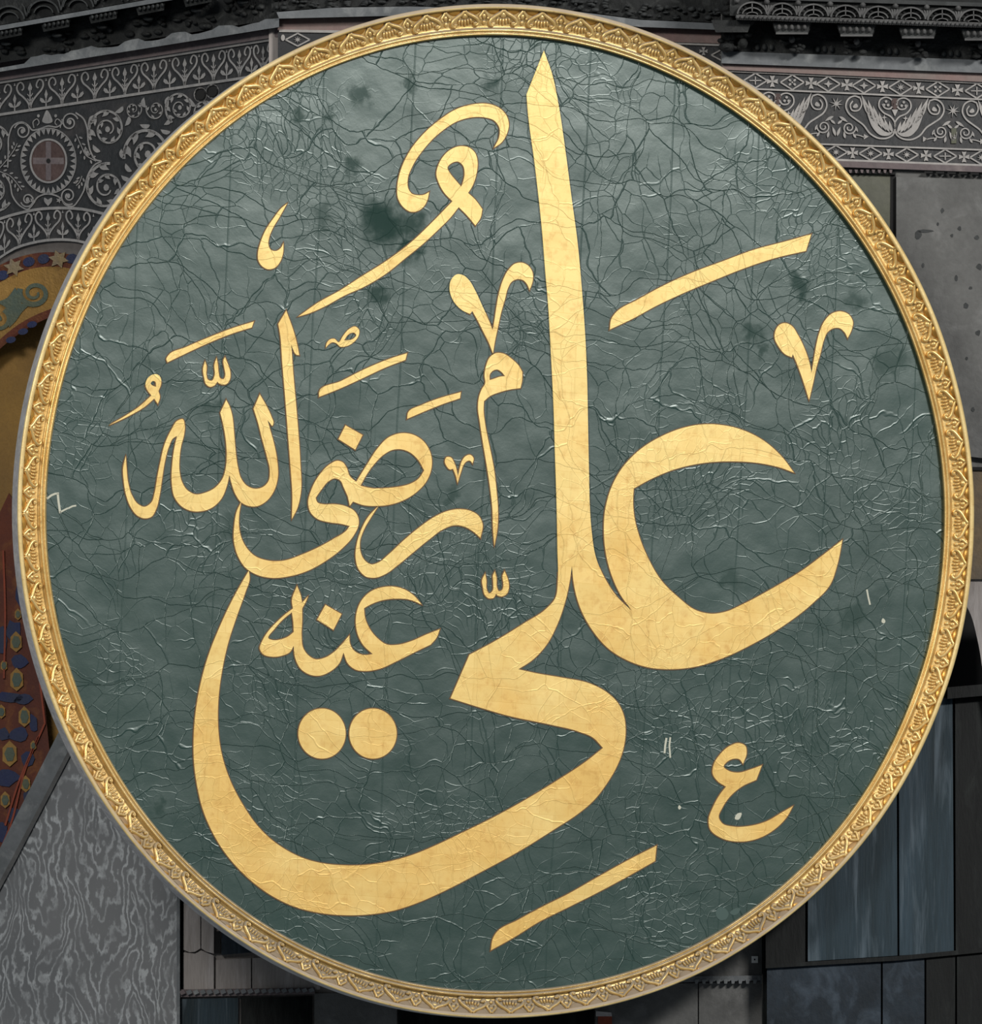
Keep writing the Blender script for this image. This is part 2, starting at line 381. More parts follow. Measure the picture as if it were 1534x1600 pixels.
tag(wall_back, 'black recess behind the right edge of the roundel', kind='structure')
wall_mosaic = slab('wall_mosaic', [(-120, 380), (200, 380), (200, 1480), (-120, 1480)], PB, -1.1, -0.75, M['ochre'])
tag(wall_mosaic, 'gold ochre mosaic wall under the arch at the left', kind='structure')
wall_revetment = slab('wall_revetment', [(-120, 1570), (0, 1345), (91, 1165), (140, 1070), (280, 1070), (276, 1660), (-120, 1660)], PB, -0.35, 0.0, M['veined'])
tag(wall_revetment, 'book-matched veined grey marble revetment at the lower left', kind='structure')
slab('edge_strip', [(-120, 1555), (0, 1325), (91, 1145), (140, 1050), (150, 1085), (104, 1178), (22, 1335), (-120, 1600)], PB, -0.3, 0.012, M['ledge'], wall_revetment)
slab('edge_fillet', [(-120, 1600), (22, 1335), (104, 1178), (150, 1085), (154, 1092), (108, 1184), (26, 1342), (-120, 1612)], PB, -0.02, 0.022, M['carve'], wall_revetment)

# arch soffit: bands that step back under the left wall
def soffit(name, ca, oa, cb, ob, mat, parent):
    V, F = [], []; n = len(xs)
    for x in xs: V.append(PL.at(x, interp(ca, x), oa))
    for x in xs: V.append(PL.at(x, interp(cb, x), ob))
    for i in range(n-1): F.append((i, n+i, n+i+1, i+1))
    return mesh_obj(name, V, F, mat, parent)
trim_1 = soffit('trim_1', arcB, 0.0, c1, -0.03, M['reveal'], None)
tag(trim_1, 'plain grey stone reveal of the mosaic arch', kind='structure')
trim_2 = soffit('trim_2', c1, -0.03, c2, -0.06, M['mred'], None)
tag(trim_2, 'red mosaic arch band with tan stars and blue patches', kind='structure')
trim_3 = soffit('trim_3', c2, -0.06, c3, -0.14, M['ochre'], None)
tag(trim_3, 'ochre mosaic arch band with a teal scroll', kind='structure')
trim_4 = soffit('trim_4', c3, -0.14, c4, -0.16, M['mred'], None)
tag(trim_4, 'thin dark red border line of the mosaic arch', kind='structure')
def soff_map(ca, oa, cb, ob):
    def f(p, z):
        w = (p.y-interp(ca, p.x))/(interp(cb, p.x)-interp(ca, p.x))
        return PL.at(p.x, p.y, lerp(oa, ob, w)+z)
    return f
def inlay(name, fills, ribbons, to3, mat, parent, z=0.012):
    """one inlaid motif: filled outlines and ribbons, proud of its ground"""
    V, F = [], []
    for L in fills: solid([L], to3, 0.0, z, V, F)
    for (pts, w, *tp) in ribbons: add_ribbon(pts, w, to3, 0.0, z, V, F, tp[0] if tp else None)
    return mesh_obj(name, V, F, mat, parent)
def star_loop(cx, cy, ro, ri, k, a0=0.0, sx=1.0):
    return [Vector((cx+sx*(ro if i % 2 == 0 else ri)*math.cos(a0+math.pi*i/k), cy+(ro if i % 2 == 0 else ri)*math.sin(a0+math.pi*i/k))) for i in range(2*k)]
def ell_loop(cx, cy, rx, ry, n=20, rot=0.0):
    c, s = math.cos(rot), math.sin(rot)
    return [Vector((cx+rx*math.cos(a)*c-ry*math.sin(a)*s, cy+rx*math.cos(a)*s+ry*math.sin(a)*c)) for a in (2*math.pi*i/n for i in range(n))]
m12 = soff_map(c1, -0.03, c2, -0.06); m23 = soff_map(c2, -0.06, c3, -0.14)
for cx, cy in ((45, 409), (68, 404.5), (4, 430), (-12, 437), (112, 404)):
    inlay('blue_patch', [ell_loop(cx, cy, 9.5, 7.5, 12, -0.3)], [], m12, M['mblue'], trim_2, 0.01)
for cx, cy in ((21.4, 417.5), (91.4, 404.8)):
    inlay('star_patch', [star_loop(cx, cy, 15, 8, 6, 0.2, 1.1)], [], m12, M['mstar'], trim_2, 0.014)
inlay('scroll', [], [(spiral(54, 458, 24, 5, -160, -1.6, 40, 0.86), 9, lambda t: 1-0.6*t)], m23, M['mteal'], trim_3, 0.010)
inlay('scroll', [smooth_loop([(24, 449, 1), (30, 465), (34, 474), (48, 474, 1), (34, 488), (24, 502), (14, 512, 1), (14, 495), (8, 480), (-6, 472, 1), (10, 466)])], [], m23, M['mteal'], trim_3, 0.010)
inlay('scroll', [], [(spiral(-4, 500, 20, 4, -60, 1.2, 34, 0.9), 7, lambda t: 1-0.5*t)], m23, M['mteal'], trim_3, 0.010)
for cx, cy in ((17, 531), (36, 518), (50, 507)):
    inlay('border_spot', [ell_loop(cx, cy, 8, 5, 12, -0.22)], [], on(PL, -0.16), M['mblue'], trim_4, 0.03)

# red and blue mosaic pier below the arch, with hexagon medallions
PH = PB.moved(-0.55)
mosaic_band = slab('mosaic_band', [(-120, 760), (0, 800), (14, 770), (30, 800), (46, 880), (58, 1000), (70, 1100), (78, 1180), (78, 1480), (-120, 1480)], PH, -0.2, 0.0, M['mred'], wall_mosaic)
random.seed(11)
def blob(cx, cy, rx, ry, n=9, j=.25): return [Vector((cx+rx*random.uniform(1-j, 1+j)*math.cos(2*math.pi*i/n), cy+ry*random.uniform(1-j, 1+j)*math.sin(2*math.pi*i/n))) for i in range(n)]
for (cx, cy, rx, ry) in ((20, 985, 12, 16), (30, 1035, 14, 12), (14, 1090, 18, 9), (36, 1092, 13, 10), (30, 1148, 16, 12), (6, 1148, 10, 10), (10, 1215, 20, 12), (44, 1185, 10, 14), (22, 1275, 14, 12), (2, 1300, 10, 14), (4, 1000, 7, 20), (30, 930, 7, 16), (52, 1130, 7, 14), (8, 1335, 14, 10), (45, 1245, 8, 12)):
    inlay('blue_patch', [blob(cx, cy, rx, ry)], [], on(PH), M['mblue'], mosaic_band, 0.012)
for (cx, cy, r) in ((25, 1003, 16), (26, 1062, 18), (38, 1120, 16), (15, 1178, 20), (40, 1225, 13), (8, 1250, 13), (2, 1112, 11), (6, 1040, 9), (17, 1305, 12), (28, 960, 9), (52, 1165, 8)):
    inlay('medallion', [star_loop(cx, cy, r*1.05, r*1.0, 3, 0.5, 0.62)], [], on(PH), M['ochre'], mosaic_band, 0.018)
    inlay('medallion_heart', [blob(cx, cy, r*0.42, r*0.66, 6, .12)], [], on(PH), M['mteal'], mosaic_band, 0.024)
for pts in ([(5, 860), (8, 960), (6, 1060)], [(44, 900), (56, 1010), (70, 1130)], [(70, 1130), (40, 1200), (16, 1290), (0, 1330)], [(60, 1150), (30, 1220), (8, 1290)]):
    inlay('tesserae_line', [], [(smooth_loop(pts, closed=False), 3)], on(PH), M['brick'], mosaic_band, 0.02)

# ------------------------------------------------------------------ left wall frieze of inlaid stone
def Ltop(x): return 130-0.158*x
def Lbot(x): return 179-0.151*x
def strip(name, top, bot, x0, x1, plane, z0, z1, mat, parent, n=20):
    tp = [(x0+(x1-x0)*i/n, top(x0+(x1-x0)*i/n)) for i in range(n+1)]
    bt = [(x0+(x1-x0)*i/n, bot(x0+(x1-x0)*i/n)) for i in range(n, -1, -1)]
    return slab(name, tp+bt, plane, z0, z1, mat, parent)
fa, fb = (lambda x: interp(arcA, x)), (lambda x: interp(arcB, x))
frieze = strip('frieze_ground', lambda x: Ltop(x), lambda x: (fb(x) if x < 155 else 420), -88, 424, PL, -0.02, 0.012, M['slate'], wall_left, 60)
FZ = on(PL, 0.012)
strip('border_fillet', lambda x: Ltop(x)-4, lambda x: Ltop(x)+1, -88, 431, PL, 0, 0.03, M['inlay'], wall_left)
strip('border_fillet', lambda x: Lbot(x)-2, lambda x: Lbot(x)+2.2, -88, 428, PL, 0, 0.026, M['inlay'], wall_left)
strip('border_fillet', lambda x: fa(x)-2.2, lambda x: fa(x)+2.2, -88, 168, PL, 0, 0.026, M['inlay'], wall_left)
strip('border_fillet', lambda x: fb(x)-2.6, lambda x: fb(x)+1.5, -88, 158, PL, 0, 0.03, M['inlay'], wall_left)
slab('border_fillet', [(426, 62), (431, 61), (431, 200), (426, 200)], PL, 0, 0.03, M['inlay'], wall_left)
def heart(cx, top, bot, hw, mat, parent, to3):
    def q(u, w): return Vector((cx+u*hw, lerp(top(cx+u*hw), bot(cx+u*hw), w)))
    R = []
    for s in (-1, 1):
        c = [(0, .98), (.10*s, .80), (.50*s, .56), (.86*s, .40), (.98*s, .26), (.90*s, .13), (.70*s, .08), (.52*s, .16), (.50*s, .30), (.62*s, .34)]
        R.append((smooth_loop([tuple(q(*p)) for p in c], closed=False, n=4), 2.5, lambda t: 1.15-0.22*t))
    bud = [q(u, w) for u, w in ((0, .12), (.16, .30), (.10, .38), (-.10, .38), (-.16, .30))]
    stem = [q(0, .36), q(0, .95)]
    tw = [[q(-.2, .48), q(0, .58), q(.2, .48)], [q(-.2, .62), q(0, .72), q(.2, .62)]]
    foot = [q(u, w) for u, w in ((-.14, .84), (.14, .84), (.08, 1.0), (-.08, 1.0))]
    inlay('heart_scroll', [bud, foot], R+[(stem, 2.0)]+[(smooth_loop([tuple(p) for p in t], closed=False, n=3), 1.4) for t in tw], to3, mat, parent)
def fleur(cx, top, bot, hw, mat, parent, to3):
    def q(u, w): return Vector((cx+u*hw, lerp(top(cx+u*hw), bot(cx+u*hw), w)))
    L = [[q(u, w) for u, w in ((0, .42), (.16, .58), (.06, .72), (-.06, .72), (-.16, .58))]]
    for s in (-1, 1): L.append([q(u*s, w) for u, w in ((.0, .86), (.30, .70), (.56, .66), (.62, .74), (.42, .82))])
    L.append([q(u, w) for u, w in ((0, .06), (.10, .16), (-.10, .16))])
    inlay('fleuron', L, [([q(0, .70), q(0, .96)], 2.0)], to3, mat, parent)
for cx, hw in ((-3, 21), (47, 21), (97, 21), (148, 21), (195, 20), (240.5, 20), (288.5, 19.5), (333.5, 18.5), (374, 17.5), (411, 15)):
    heart(cx, Ltop, Lbot, hw, M['inlay'], wall_left, FZ)
for cx in (23, 72, 121, 171.5, 217, 265, 311, 354, 393): fleur(cx, Ltop, Lbot, 16, M['inlay'], wall_left, FZ)
for cx, hw in ((-14, 20), (30, 20), (75, 20), (122, 19)): heart(cx, fa, fb, hw, M['inlay'], wall_left, FZ)
for cx in (7, 53, 98, 146): fleur(cx, fa, fb, 15, M['inlay'], wall_left, FZ)
# sawtooth roundel
RC = (75.6, 251.4)
inlay('inlay_disc', [ell_loop(*RC, 27.5, 33, 40)], [], FZ, M['porphyry'], wall_left, 0.008)
inlay('inlay_ring', [], [(arc(*RC, 28, 33.5, 0, 360, 48), 3.0)], FZ, M['inlay'], wall_left)
inlay('inlay_ring', [], [(arc(*RC, 43, 51, 0, 360, 60), 1.6)], FZ, M['inlay'], wall_left)
for k in range(32):
    a = 2*math.pi*k/32
    def e(r, da): return Vector((RC[0]+43*r*math.cos(a+da), RC[1]+51*r*math.sin(a+da)))
    inlay('sawtooth', [[e(.98, -.085), e(.98, .085), e(.80, 0)]], [], FZ, M['inlay'], wall_left, 0.010)
crs = [Vector((RC[0]+x, RC[1]+y)) for x, y in ((-4, -30), (4, -30), (4, -5), (24, -5), (24, 5), (4, 5), (4, 30), (-4, 30), (-4, 5), (-24, 5), (-24, -5), (-4, -5))]
inlay('inlay_cross', [crs], [], FZ, M['pink'], wall_left, 0.0085)
inlay('inlay_boss', [ell_loop(*RC, 3.5, 4, 8)], [], FZ, M['gap'], wall_left, 0.010)
# scrolls round the roundel
tp = lambda t: 1.1-0.4*t
for (cx, cy, r, a0, tr) in ((35, 205, 13, 200, 1.5), (109, 191, 13.5, -20, -1.5), (43, 312, 11, 160, -1.4), (107, 306, 13, 60, 1.5)):
    inlay('corner_scroll', [ell_loop(cx, cy, 3, 4, 8)], [(spiral(cx, cy, r, 3.2, a0, tr, 36, 1.1), 2.2)], FZ, M['inlay'], wall_left)
inlay('scroll_stem', [], [(smooth_loop([(12, 262), (13, 235), (14, 212), (22, 195), (35, 191), (45, 197), (50, 203), (60, 202), (75, 197), (90, 198), (97, 192), (97, 186)], closed=False), 2.2)], FZ, M['inlay'], wall_left)
inlay('scroll_stem', [], [(smooth_loop([(5, 270), (15, 285), (20, 307), (32, 322), (43, 327), (52, 318), (58, 309), (68, 304), (82, 304), (95, 310), (102, 320), (114, 322), (123, 312), (131, 298)], closed=False), 2.2)], FZ, M['inlay'], wall_left)
inlay('scroll_stem', [], [(smooth_loop([(118, 176), (130, 185), (136, 200), (138, 222), (142, 238), (150, 250), (158, 252), (150, 256), (140, 268), (134, 285), (131, 298)], closed=False), 2.4)], FZ, M['inlay'], wall_left)
for pts in ([(119, 210), (127, 228), (134, 242), (150, 252)], [(128, 275), (124, 285), (119, 290)], [(0, 262), (12, 248), (22, 234), (27, 224)], [(0, 268), (16, 275), (26, 286), (34, 297)]):
    P = smooth_loop(pts, closed=False); Lf = []
    for i in range(2, len(P)-1, 4):
        d = (P[i+1]-P[i-1]).normalized(); nn = Vector((-d.y, d.x))
        for s in (-1, 1):
            c = P[i]+nn*s*4.5+d*2; Lf.append(ell_loop(c.x, c.y, 3.2, 1.5, 8, math.atan2(d.y, d.x)+s*0.7))
    inlay('leafy_sprig', Lf, [(P, 1.4)], FZ, M['inlay'], wall_left)
for L in ([(73, 172), (80, 182), (82, 190), (73, 193), (66, 190), (68, 182)],):
    inlay('heart_leaf', [smooth_loop(L, n=4)], [], FZ, M['inlay'], wall_left)
inlay('heart_leaf', [smooth_loop([(75, 322, 1), (69, 314), (69, 309), (75, 312, 1), (81, 309), (81, 314)], n=4)], [], FZ, M['inlay'], wall_left)
for cx, s in ((57, -1), (90, 1)):
    inlay('tendril', [ell_loop(cx-3*s, 181, 2.2, 2.6, 8)], [(smooth_loop([(cx+4*s, 200), (cx+5*s, 190), (cx-1*s, 186), (cx-4*s, 192), (cx-1*s, 196)], closed=False), 1.5)], FZ, M['inlay'], wall_left)
    inlay('floret', [star_loop(cx+4*s-2, 313, 5, 2, 5)], [], FZ, M['inlay'], wall_left)
# acanthus rinceaux to the right of the roundel and at the frame's left end
def rinceau(cx, cy, R, a0, turns, mat=M['inlay'], leaves=9, sy=1.12):
    P = spiral(cx, cy, R, R*0.22, a0, turns, 60, sy); Lf = []
    sg = 1 if turns > 0 else -1
    for k in range(leaves):
        i = int(2+k*(44/leaves)); d = (P[i+1]-P[i-1]).normalized(); inn = (Vector((cx, cy))-P[i]).normalized()
        r = R*(0.30-0.014*k)
        a, b, c = P[i]-d*r*0.8, P[i]+d*r*0.7, P[i]+inn*r*1.15-d*r*0.9
        Lf.append(smooth_loop([(a.x, a.y, 1), ((a.x+b.x)/2-inn.x*r*.12, (a.y+b.y)/2-inn.y*r*.12), (b.x, b.y, 1), (P[i].x+inn.x*r*.75+d.x*r*.25, P[i].y+inn.y*r*.75+d.y*r*.25), (c.x, c.y, 1), (P[i].x+inn.x*r*.3-d.x*r*.55, P[i].y+inn.y*r*.3-d.y*r*.55)], n=3))
    Lf.append(ell_loop(cx, cy, R*0.13, R*0.16, 8))
    inlay('acanthus_scroll', Lf, [(P, R*0.13, lambda t: 1.0-0.5*t)], FZ, mat, wall_left)
rinceau(168, 202, 30, 150, 1.75); rinceau(166, 293, 34, -80, -1.7); rinceau(231, 241, 38, 170, 1.7)
rinceau(208, 171, 14, -40, 1.4, leaves=6); rinceau(243, 171, 15, 200, -1.5, leaves=5); rinceau(318, 178, 22, 60, -1.5)
for (x, y, a) in ((200, 262, 60), (191, 240, 80), (196, 278, 30), (262, 190, -40), (258, 205, 20), (226, 196, 10), (186, 172, -30), (150, 232, 50), (136, 236, 70), (199, 190, -60), (225, 160, 90), (262, 158, 100), (300, 160, 60), (298, 190, 20)):
    r_ = math.radians(a); c_, s_ = math.cos(r_), math.sin(r_)
    inlay('acanthus_lobe', [smooth_loop([(x-8*c_, y-8*s_, 1), (x-2*c_-4.5*s_, y-2*s_+4.5*c_), (x+6*c_-3*s_, y+6*s_+3*c_), (x+8*c_+2*s_, y+8*s_-2*c_), (x+1*c_+2*s_, y+1*s_-2*c_)], n=3)], [], FZ, M['inlay'], wall_left)
rinceau(281, 168, 24, 120, 1.6)
rinceau(-12, 222, 26, -20, -1.6); rinceau(-10, 300, 29, 30, 1.6)
inlay('heart_leaf', [smooth_loop([(137, 194, 1), (141, 182), (150, 180), (150, 188), (143, 194), (138, 204, 1)], n=4)], [], FZ, M['inlay'], wall_left)
for cx, cy in ((313, 148), (332, 143)):
    inlay('dark_disc', [ell_loop(cx, cy, 7, 8, 16)], [(arc(cx, cy, 9, 10, 0, 360, 24), 1.8)], FZ, M['gap'], wall_left)
    inlay('inlay_ring', [], [(arc(cx, cy, 9.5, 10.5, 0, 360, 24), 1.8)], FZ, M['inlay'], wall_left)

# pink band and ledge above the left frieze
strip('marble_band', lambda x: 112-0.158*x, lambda x: Ltop(x)-4, -88, 434, PL, 0, 0.05, M['pink'], wall_left)
trim_5 = strip('trim_5', lambda x: 106-0.175*x if x < 40 else 100-0.158*x-(4.5 if int(x/37) % 2 else 0)-1.5*math.sin(x*0.5), lambda x: 112-0.160*x, -88, 436, PL, 0.0, 0.16, M['ledge'], None, 50)
tag(trim_5, 'chipped grey ledge below the dark cornice on the left', kind='structure')
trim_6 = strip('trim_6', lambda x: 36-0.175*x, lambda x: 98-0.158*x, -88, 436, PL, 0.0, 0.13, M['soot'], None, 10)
tag(trim_6, 'soot-black carved cornice with worn brackets at the upper left', kind='structure')
strip('bead_moulding', lambda x: 40-0.175*x, lambda x: 47-0.175*x, -88, 300, PL, 0.05, 0.40, M['ledge'], trim_6)
strip('acanthus_course', lambda x: -60-0.175*x, lambda x: 39-0.175*x, -88, 300, PL, 0.05, 0.36, M['soot'], trim_6)
def lump(cx, cy, w, h, to3, z, n=8):
    """half-dome of carved stone"""
    V, F = [], []; rings = 4
    for j in range(rings):
        t = j/(rings-1)*math.pi/2
        for i in range(n):
            a = 2*math.pi*i/n
            V.append(to3(Vector((cx+w*math.cos(t)*math.cos(a), cy+h*math.cos(t)*math.sin(a))), z*math.sin(t)))
    for j in range(rings-1):
        for i in range(n):
            F.append((j*n+i, j*n+(i+1) % n, (j+1)*n+(i+1) % n, (j+1)*n+i))
    return V, F
def lumps(name, items, to3, mat, parent):
    V, F = [], []
    for (cx, cy, w, h, z) in items:
        v, f = lump(cx, cy, w, h, to3, z); b = len(V); V += v; F += [tuple(i+b for i in q) for q in f]
    return mesh_obj(name, V, F, mat, parent, smooth=True)
for k in range(6):
    cx = -40+54*k; cy = 24-0.175*cx
    P = on(PL, 0.36)
    inlay('acanthus_relief', [], [(arc(cx, cy+10, 24, 22, 185, 355, 14), 2.6), (arc(cx, cy+10, 15, 13, 190, 350, 12), 1.8), ([Vector((cx+27, cy+4)), Vector((cx+24, cy-10)), Vector((cx+20, cy-16))], 2.2), ([Vector((cx+27, cy+4)), Vector((cx+31, cy-10)), Vector((cx+36, cy-16))], 2.2)], P, M['carve_dim'], trim_6, 0.05)
random.seed(3)
for k in range(6):
    cx = -10+74*k; top = 50-0.175*cx; bot = 96-0.158*cx
    slab('bracket', [(cx, top-2), (cx+46, top-10), (cx+44, top+3), (cx+4, top+11)], PL, 0.05, 0.36, M['soot'], trim_6)
    P = on(PL, 0.36)
    lumps('bracket_carving', [(cx+6+7*i, top+1-1.2*i, 3.0, 4.0, 0.05) for i in range(6)], P, M['carve_dim'], trim_6)
    lumps('bracket_carving', [(cx+22+random.uniform(-4, 4), top+16, 9, 4, 0.05)], on(PL, 0.22), M['carve_dim'], trim_6)
    lumps('leaf_carving', [(cx+random.uniform(-10, 50), random.uniform(top+12, bot-8), random.uniform(4, 9), random.uniform(3, 6), 0.06) for i in range(12)], on(PL, 0.13), M['soot'], trim_6)

# middle strip of cornice seen above the roundel
trim_7 = slab('trim_7', [(432, 19), (520, 12), (640, 10), (900, 18), (1000, 31), (1132, 37), (1132, 47), (1000, 42), (900, 30), (640, 24), (520, 27), (436, 29)], PM, 0.0, 0.16, M['ledge'])
tag(trim_7, 'pale grey ledge above the roundel between the two cornices', kind='structure')
slab('marble_band', [(434, 29), (640, 26), (640, 60), (434, 48)], PM, 0, 0.05, M['rosy'], wall_middle)
slab('marble_band', [(880, 30), (1126, 46), (1126, 68), (880, 60)], PM, 0, 0.05, M['rosy'], wall_middle)
slab('border_fillet', [(436, 46), (560, 48), (560, 52), (436, 50)], PM, 0, 0.07, M['inlay_r'], wall_middle)
slab('border_fillet', [(1040, 66), (1126, 69), (1126, 72), (1040, 69)], PM, 0, 0.07, M['inlay_r'], wall_middle)
slab('frieze_ground', [(434, 50), (560, 52), (560, 110), (434, 90)], PM, 0, 0.055, M['slate'], wall_middle)
slab('frieze_ground', [(1000, 68), (1126, 72), (1126, 110), (1000, 110)], PM, 0, 0.055, M['slate'], wall_middle)
FM = on(PM, 0.055)
def diamond(cx, cy, hx, hy, to3, mat, parent, kind):
    loop = [Vector((cx-hx, cy)), Vector((cx, cy-hy)), Vector((cx+hx, cy)), Vector((cx, cy+hy)), Vector((cx-hx, cy))]
    R = [([loop[i], loop[i+1]], 2.2) for i in range(4)]
    if kind == 0: L = [star_loop(cx, cy, hy*.50, hy*.20, 4, 0, 1.3)]
    elif kind == 1: L = [star_loop(cx, cy, hy*.55, hy*.18, 8, 0, 1.15)]
    elif kind == 2: L = [ell_loop(cx+dx*hy*.32, cy+dy*hy*.28, hy*.22, hy*.16, 8, dx*dy*.7) for dx in (-1, 1) for dy in (-1, 1)]+[ell_loop(cx, cy, 1.6, 1.6, 6)]
    else:
        L = []; R += [([Vector((cx-hx*.5, cy)), Vector((cx+hx*.5, cy))], 1.6), ([Vector((cx, cy-hy*.55)), Vector((cx, cy+hy*.55))], 1.6)]
    inlay('lozenge', L, R, to3, mat, parent)
def cross(cx, cy, h, to3, mat, parent):
    L = []
    for a in range(4):
        c, s = math.cos(a*math.pi/2), math.sin(a*math.pi/2)
        L.append([Vector((cx+(x*c-y*s)*h, cy+(x*s+y*c)*h)) for x, y in ((.12, -.12), (.95, -.42), (.85, 0), (.95, .42), (.12, .12))])
    L.append(ell_loop(cx, cy, h*.22, h*.22, 8))
    inlay('cross_pattee', L, [], to3, mat, parent)
diamond(465, 62, 19, 10, FM, M['inlay_r'], wall_middle, 1)
inlay('pearl', [ell_loop(442, 59, 3.2, 5, 12)], [], FM, M['inlay_r'], wall_middle)
cross(1099, 80, 7, FM, M['inlay_r'], wall_middle); diamond(1130, 86, 19, 10, FM, M['inlay_r'], wall_middle, 0)
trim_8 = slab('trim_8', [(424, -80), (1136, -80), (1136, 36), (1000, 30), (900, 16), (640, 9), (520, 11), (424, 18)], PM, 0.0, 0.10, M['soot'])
tag(trim_8, 'soot-dark carved cornice directly above the roundel', kind='structure')
for k in range(26):
    cx = 440+27*k
    cy = interp([(430, 6), (640, -2), (900, 4), (1000, 16), (1130, 22)], cx)
    lumps('leaf_carving', [(cx+random.uniform(-9, 9), cy+random.uniform(-9, 9), random.uniform(3, 7), random.uniform(2, 4), 0.05) for i in range(7)], on(PM, 0.10), M['carve_dim'], trim_8)

# ------------------------------------------------------------------ right wall: cornice, friezes, slabs
def r1(x): return 112.7+(x-1180)*0.0475
def r2(x): return 139+(x-1180)*0.0463
def r3(x): return 221.5+(x-1180)*0.036
def r4(x): return 245+(x-1180)*0.037
strip('frieze_ground', r1, r4, 1130, 1640, PR, 0, 0.012, M['slate'], wall_right)
for f, w in ((r1, 3.2), (r2, 2.6), (r3, 2.6), (r4, 3.0)):
    strip('border_fillet', lambda x: f(x)-w/2, lambda x: f(x)+w/2, 1130, 1640, PR, 0, 0.03, M['inlay_r'], wall_right)
FR = on(PR, 0.012)
for i, cx in enumerate((1180, 1237.7, 1294, 1349.6, 1407, 1465, 1526)):
    diamond(cx, (r1(cx)+r2(cx))/2, 18.5, 11.5, FR, M['inlay_r'], wall_right, (3, 2, 0, 0, 1, 2, 3)[i])
for cx in (1206.5, 1267, 1323, 1378.5, 1435, 1495.7): cross(cx, (r1(cx)+r2(cx))/2, 9.5, FR, M['inlay_r'], wall_right)
for i, cx in enumerate((1305.8, 1360, 1416.6, 1476.6, 1533)):
    diamond(cx, (r3(cx)+r4(cx))/2, 18, 10.5, FR, M['inlay_r'], wall_right, (1, 1, 1, 3, 1)[i])
for cx in (1332, 1388, 1446.6, 1506): cross(cx, (r3(cx)+r4(cx))/2, 9, FR, M['inlay_r'], wall_right)
K = 4.333
def lyre(cx, halves=(-1, 1)):
    oy = 100+(cx-1398)*0.042
    def q(x, y, s): return (cx+s*x/K, oy+y/K+s*x/K*0.042)
    for s in halves:
        A = lambda *pts, n=5: smooth_loop([q(x, y, s)+((1,) if len(c) else ()) for x, y, *c in pts], closed=False, n=n)
        inlay('lyre_scroll', [], [(A((0, 430), (0, 400), (-25, 360), (-80, 330), (-108, 290), (-102, 250), (-65, 228), (-25, 240), (-12, 275), (-35, 305), (-68, 300), (-85, 275)), 2.3)], FR, M['inlay_r'], wall_right)
        inlay('trefoil', [ell_loop(*q(-60-14*i, 268+12*j, s), 2.2, 2.2, 8) for i, j in ((0, -1), (-1, 1), (1, 1))], [], FR, M['inlay_r'], wall_right)
        inlay('side_scroll', [], [(A((0, 440), (-10, 475), (-50, 503), (-110, 507), (-165, 480), (-215, 420), (-265, 385), (-310, 350), (-332, 300), (-315, 250), (-270, 228), (-235, 240)), 2.5), (A((-235, 240), (-225, 285), (-250, 325), (-290, 325), (-302, 290), (-285, 262)), 2.2)], FR, M['inlay_r'], wall_right)
        inlay('ivy_leaf', [smooth_loop([q(-262, 278, s), q(-250, 300, s), q(-268, 310, s), q(-285, 305, s)], n=3)], [], FR, M['inlay_r'], wall_right)
        fr = []
        for (ax, ay, bx, by, wd) in ((-228, 215, -150, 400, 26), (-185, 245, -120, 430, 24), (-150, 285, -95, 440, 22), (-110, 330, -70, 455, 20), (-70, 375, -45, 465, 22), (-40, 385, -20, 470, 16)):
            mx, my = (ax+bx)/2, (ay+by)/2
            fr.append(smooth_loop([q(ax, ay, s)+(1,), q(mx+wd*.5, my-8, s), q(bx+10, by, s)+(1,), q(mx-wd*.45, my+16, s)], n=4))
        fr.append(smooth_loop([q(-205, 265, s)+(1,), q(-160, 350, s), q(-110, 425, s), q(-50, 465, s), q(-5, 455, s)+(1,), q(-40, 485, s), q(-95, 487, s), q(-145, 445, s), q(-180, 370, s)], n=4))
        inlay('acanthus_half', fr, [], FR, M['inlay_r'], wall_right)
        lf = [((-318, 408), (-378, 372), 22), ((-352, 392), (-388, 424), 18), ((-368, 440), (-390, 505), 22), ((-345, 470), (-335, 518), 20), ((-285, 478), (-262, 512), 18), ((-268, 430), (-250, 470), 16)]
        lobes = []
        for (ax, ay), (bx, by), wd in lf:
            dx, dy = bx-ax, by-ay; ln = math.hypot(dx, dy); nx, ny = -dy/ln*wd, dx/ln*wd
            lobes.append(smooth_loop([q(ax, ay, s)+(1,), q(ax+dx*.5+nx*.5, ay+dy*.5+ny*.5, s), q(ax+dx*.85+nx*.35, ay+dy*.85+ny*.35, s), q(bx, by, s)+(1,), q(ax+dx*.6-nx*.35, ay+dy*.6-ny*.35, s)], n=3))
        inlay('small_scroll', lobes,
              [(spiral(*q(-310, 445, s), 10.5, 2.2, 180 if s < 0 else 0, s*1.6, 36), 2.0), (A((-268, 490), (-235, 495), (-205, 505)), 1.6)], FR, M['inlay_r'], wall_right)
        inlay('bud', [star_loop(*q(-200, 500, s), 5, 2.5, 3)], [], FR, M['inlay_r'], wall_right)
        inlay('sprig_star', [star_loop(*q(-72, 365, s), 4.5, 1.5, 4)], [], FR, M['inlay_r'], wall_right)
    inlay('red_drop', [smooth_loop([(cx-3.5, oy+235/K), (cx+3.5, oy+235/K), (cx+3, oy+300/K), (cx, oy+310/K), (cx-3, oy+300/K)], n=3)], [], FR, M['porphyry'], wall_right)
    inlay('white_drop', [smooth_loop([(cx-5, oy+308/K, 1), (cx+5, oy+308/K, 1), (cx, oy+355/K, 1)], n=3)], [], FR, M['inlay_r'], wall_right)
lyre(1398); lyre(1215); lyre(1580, (1,))
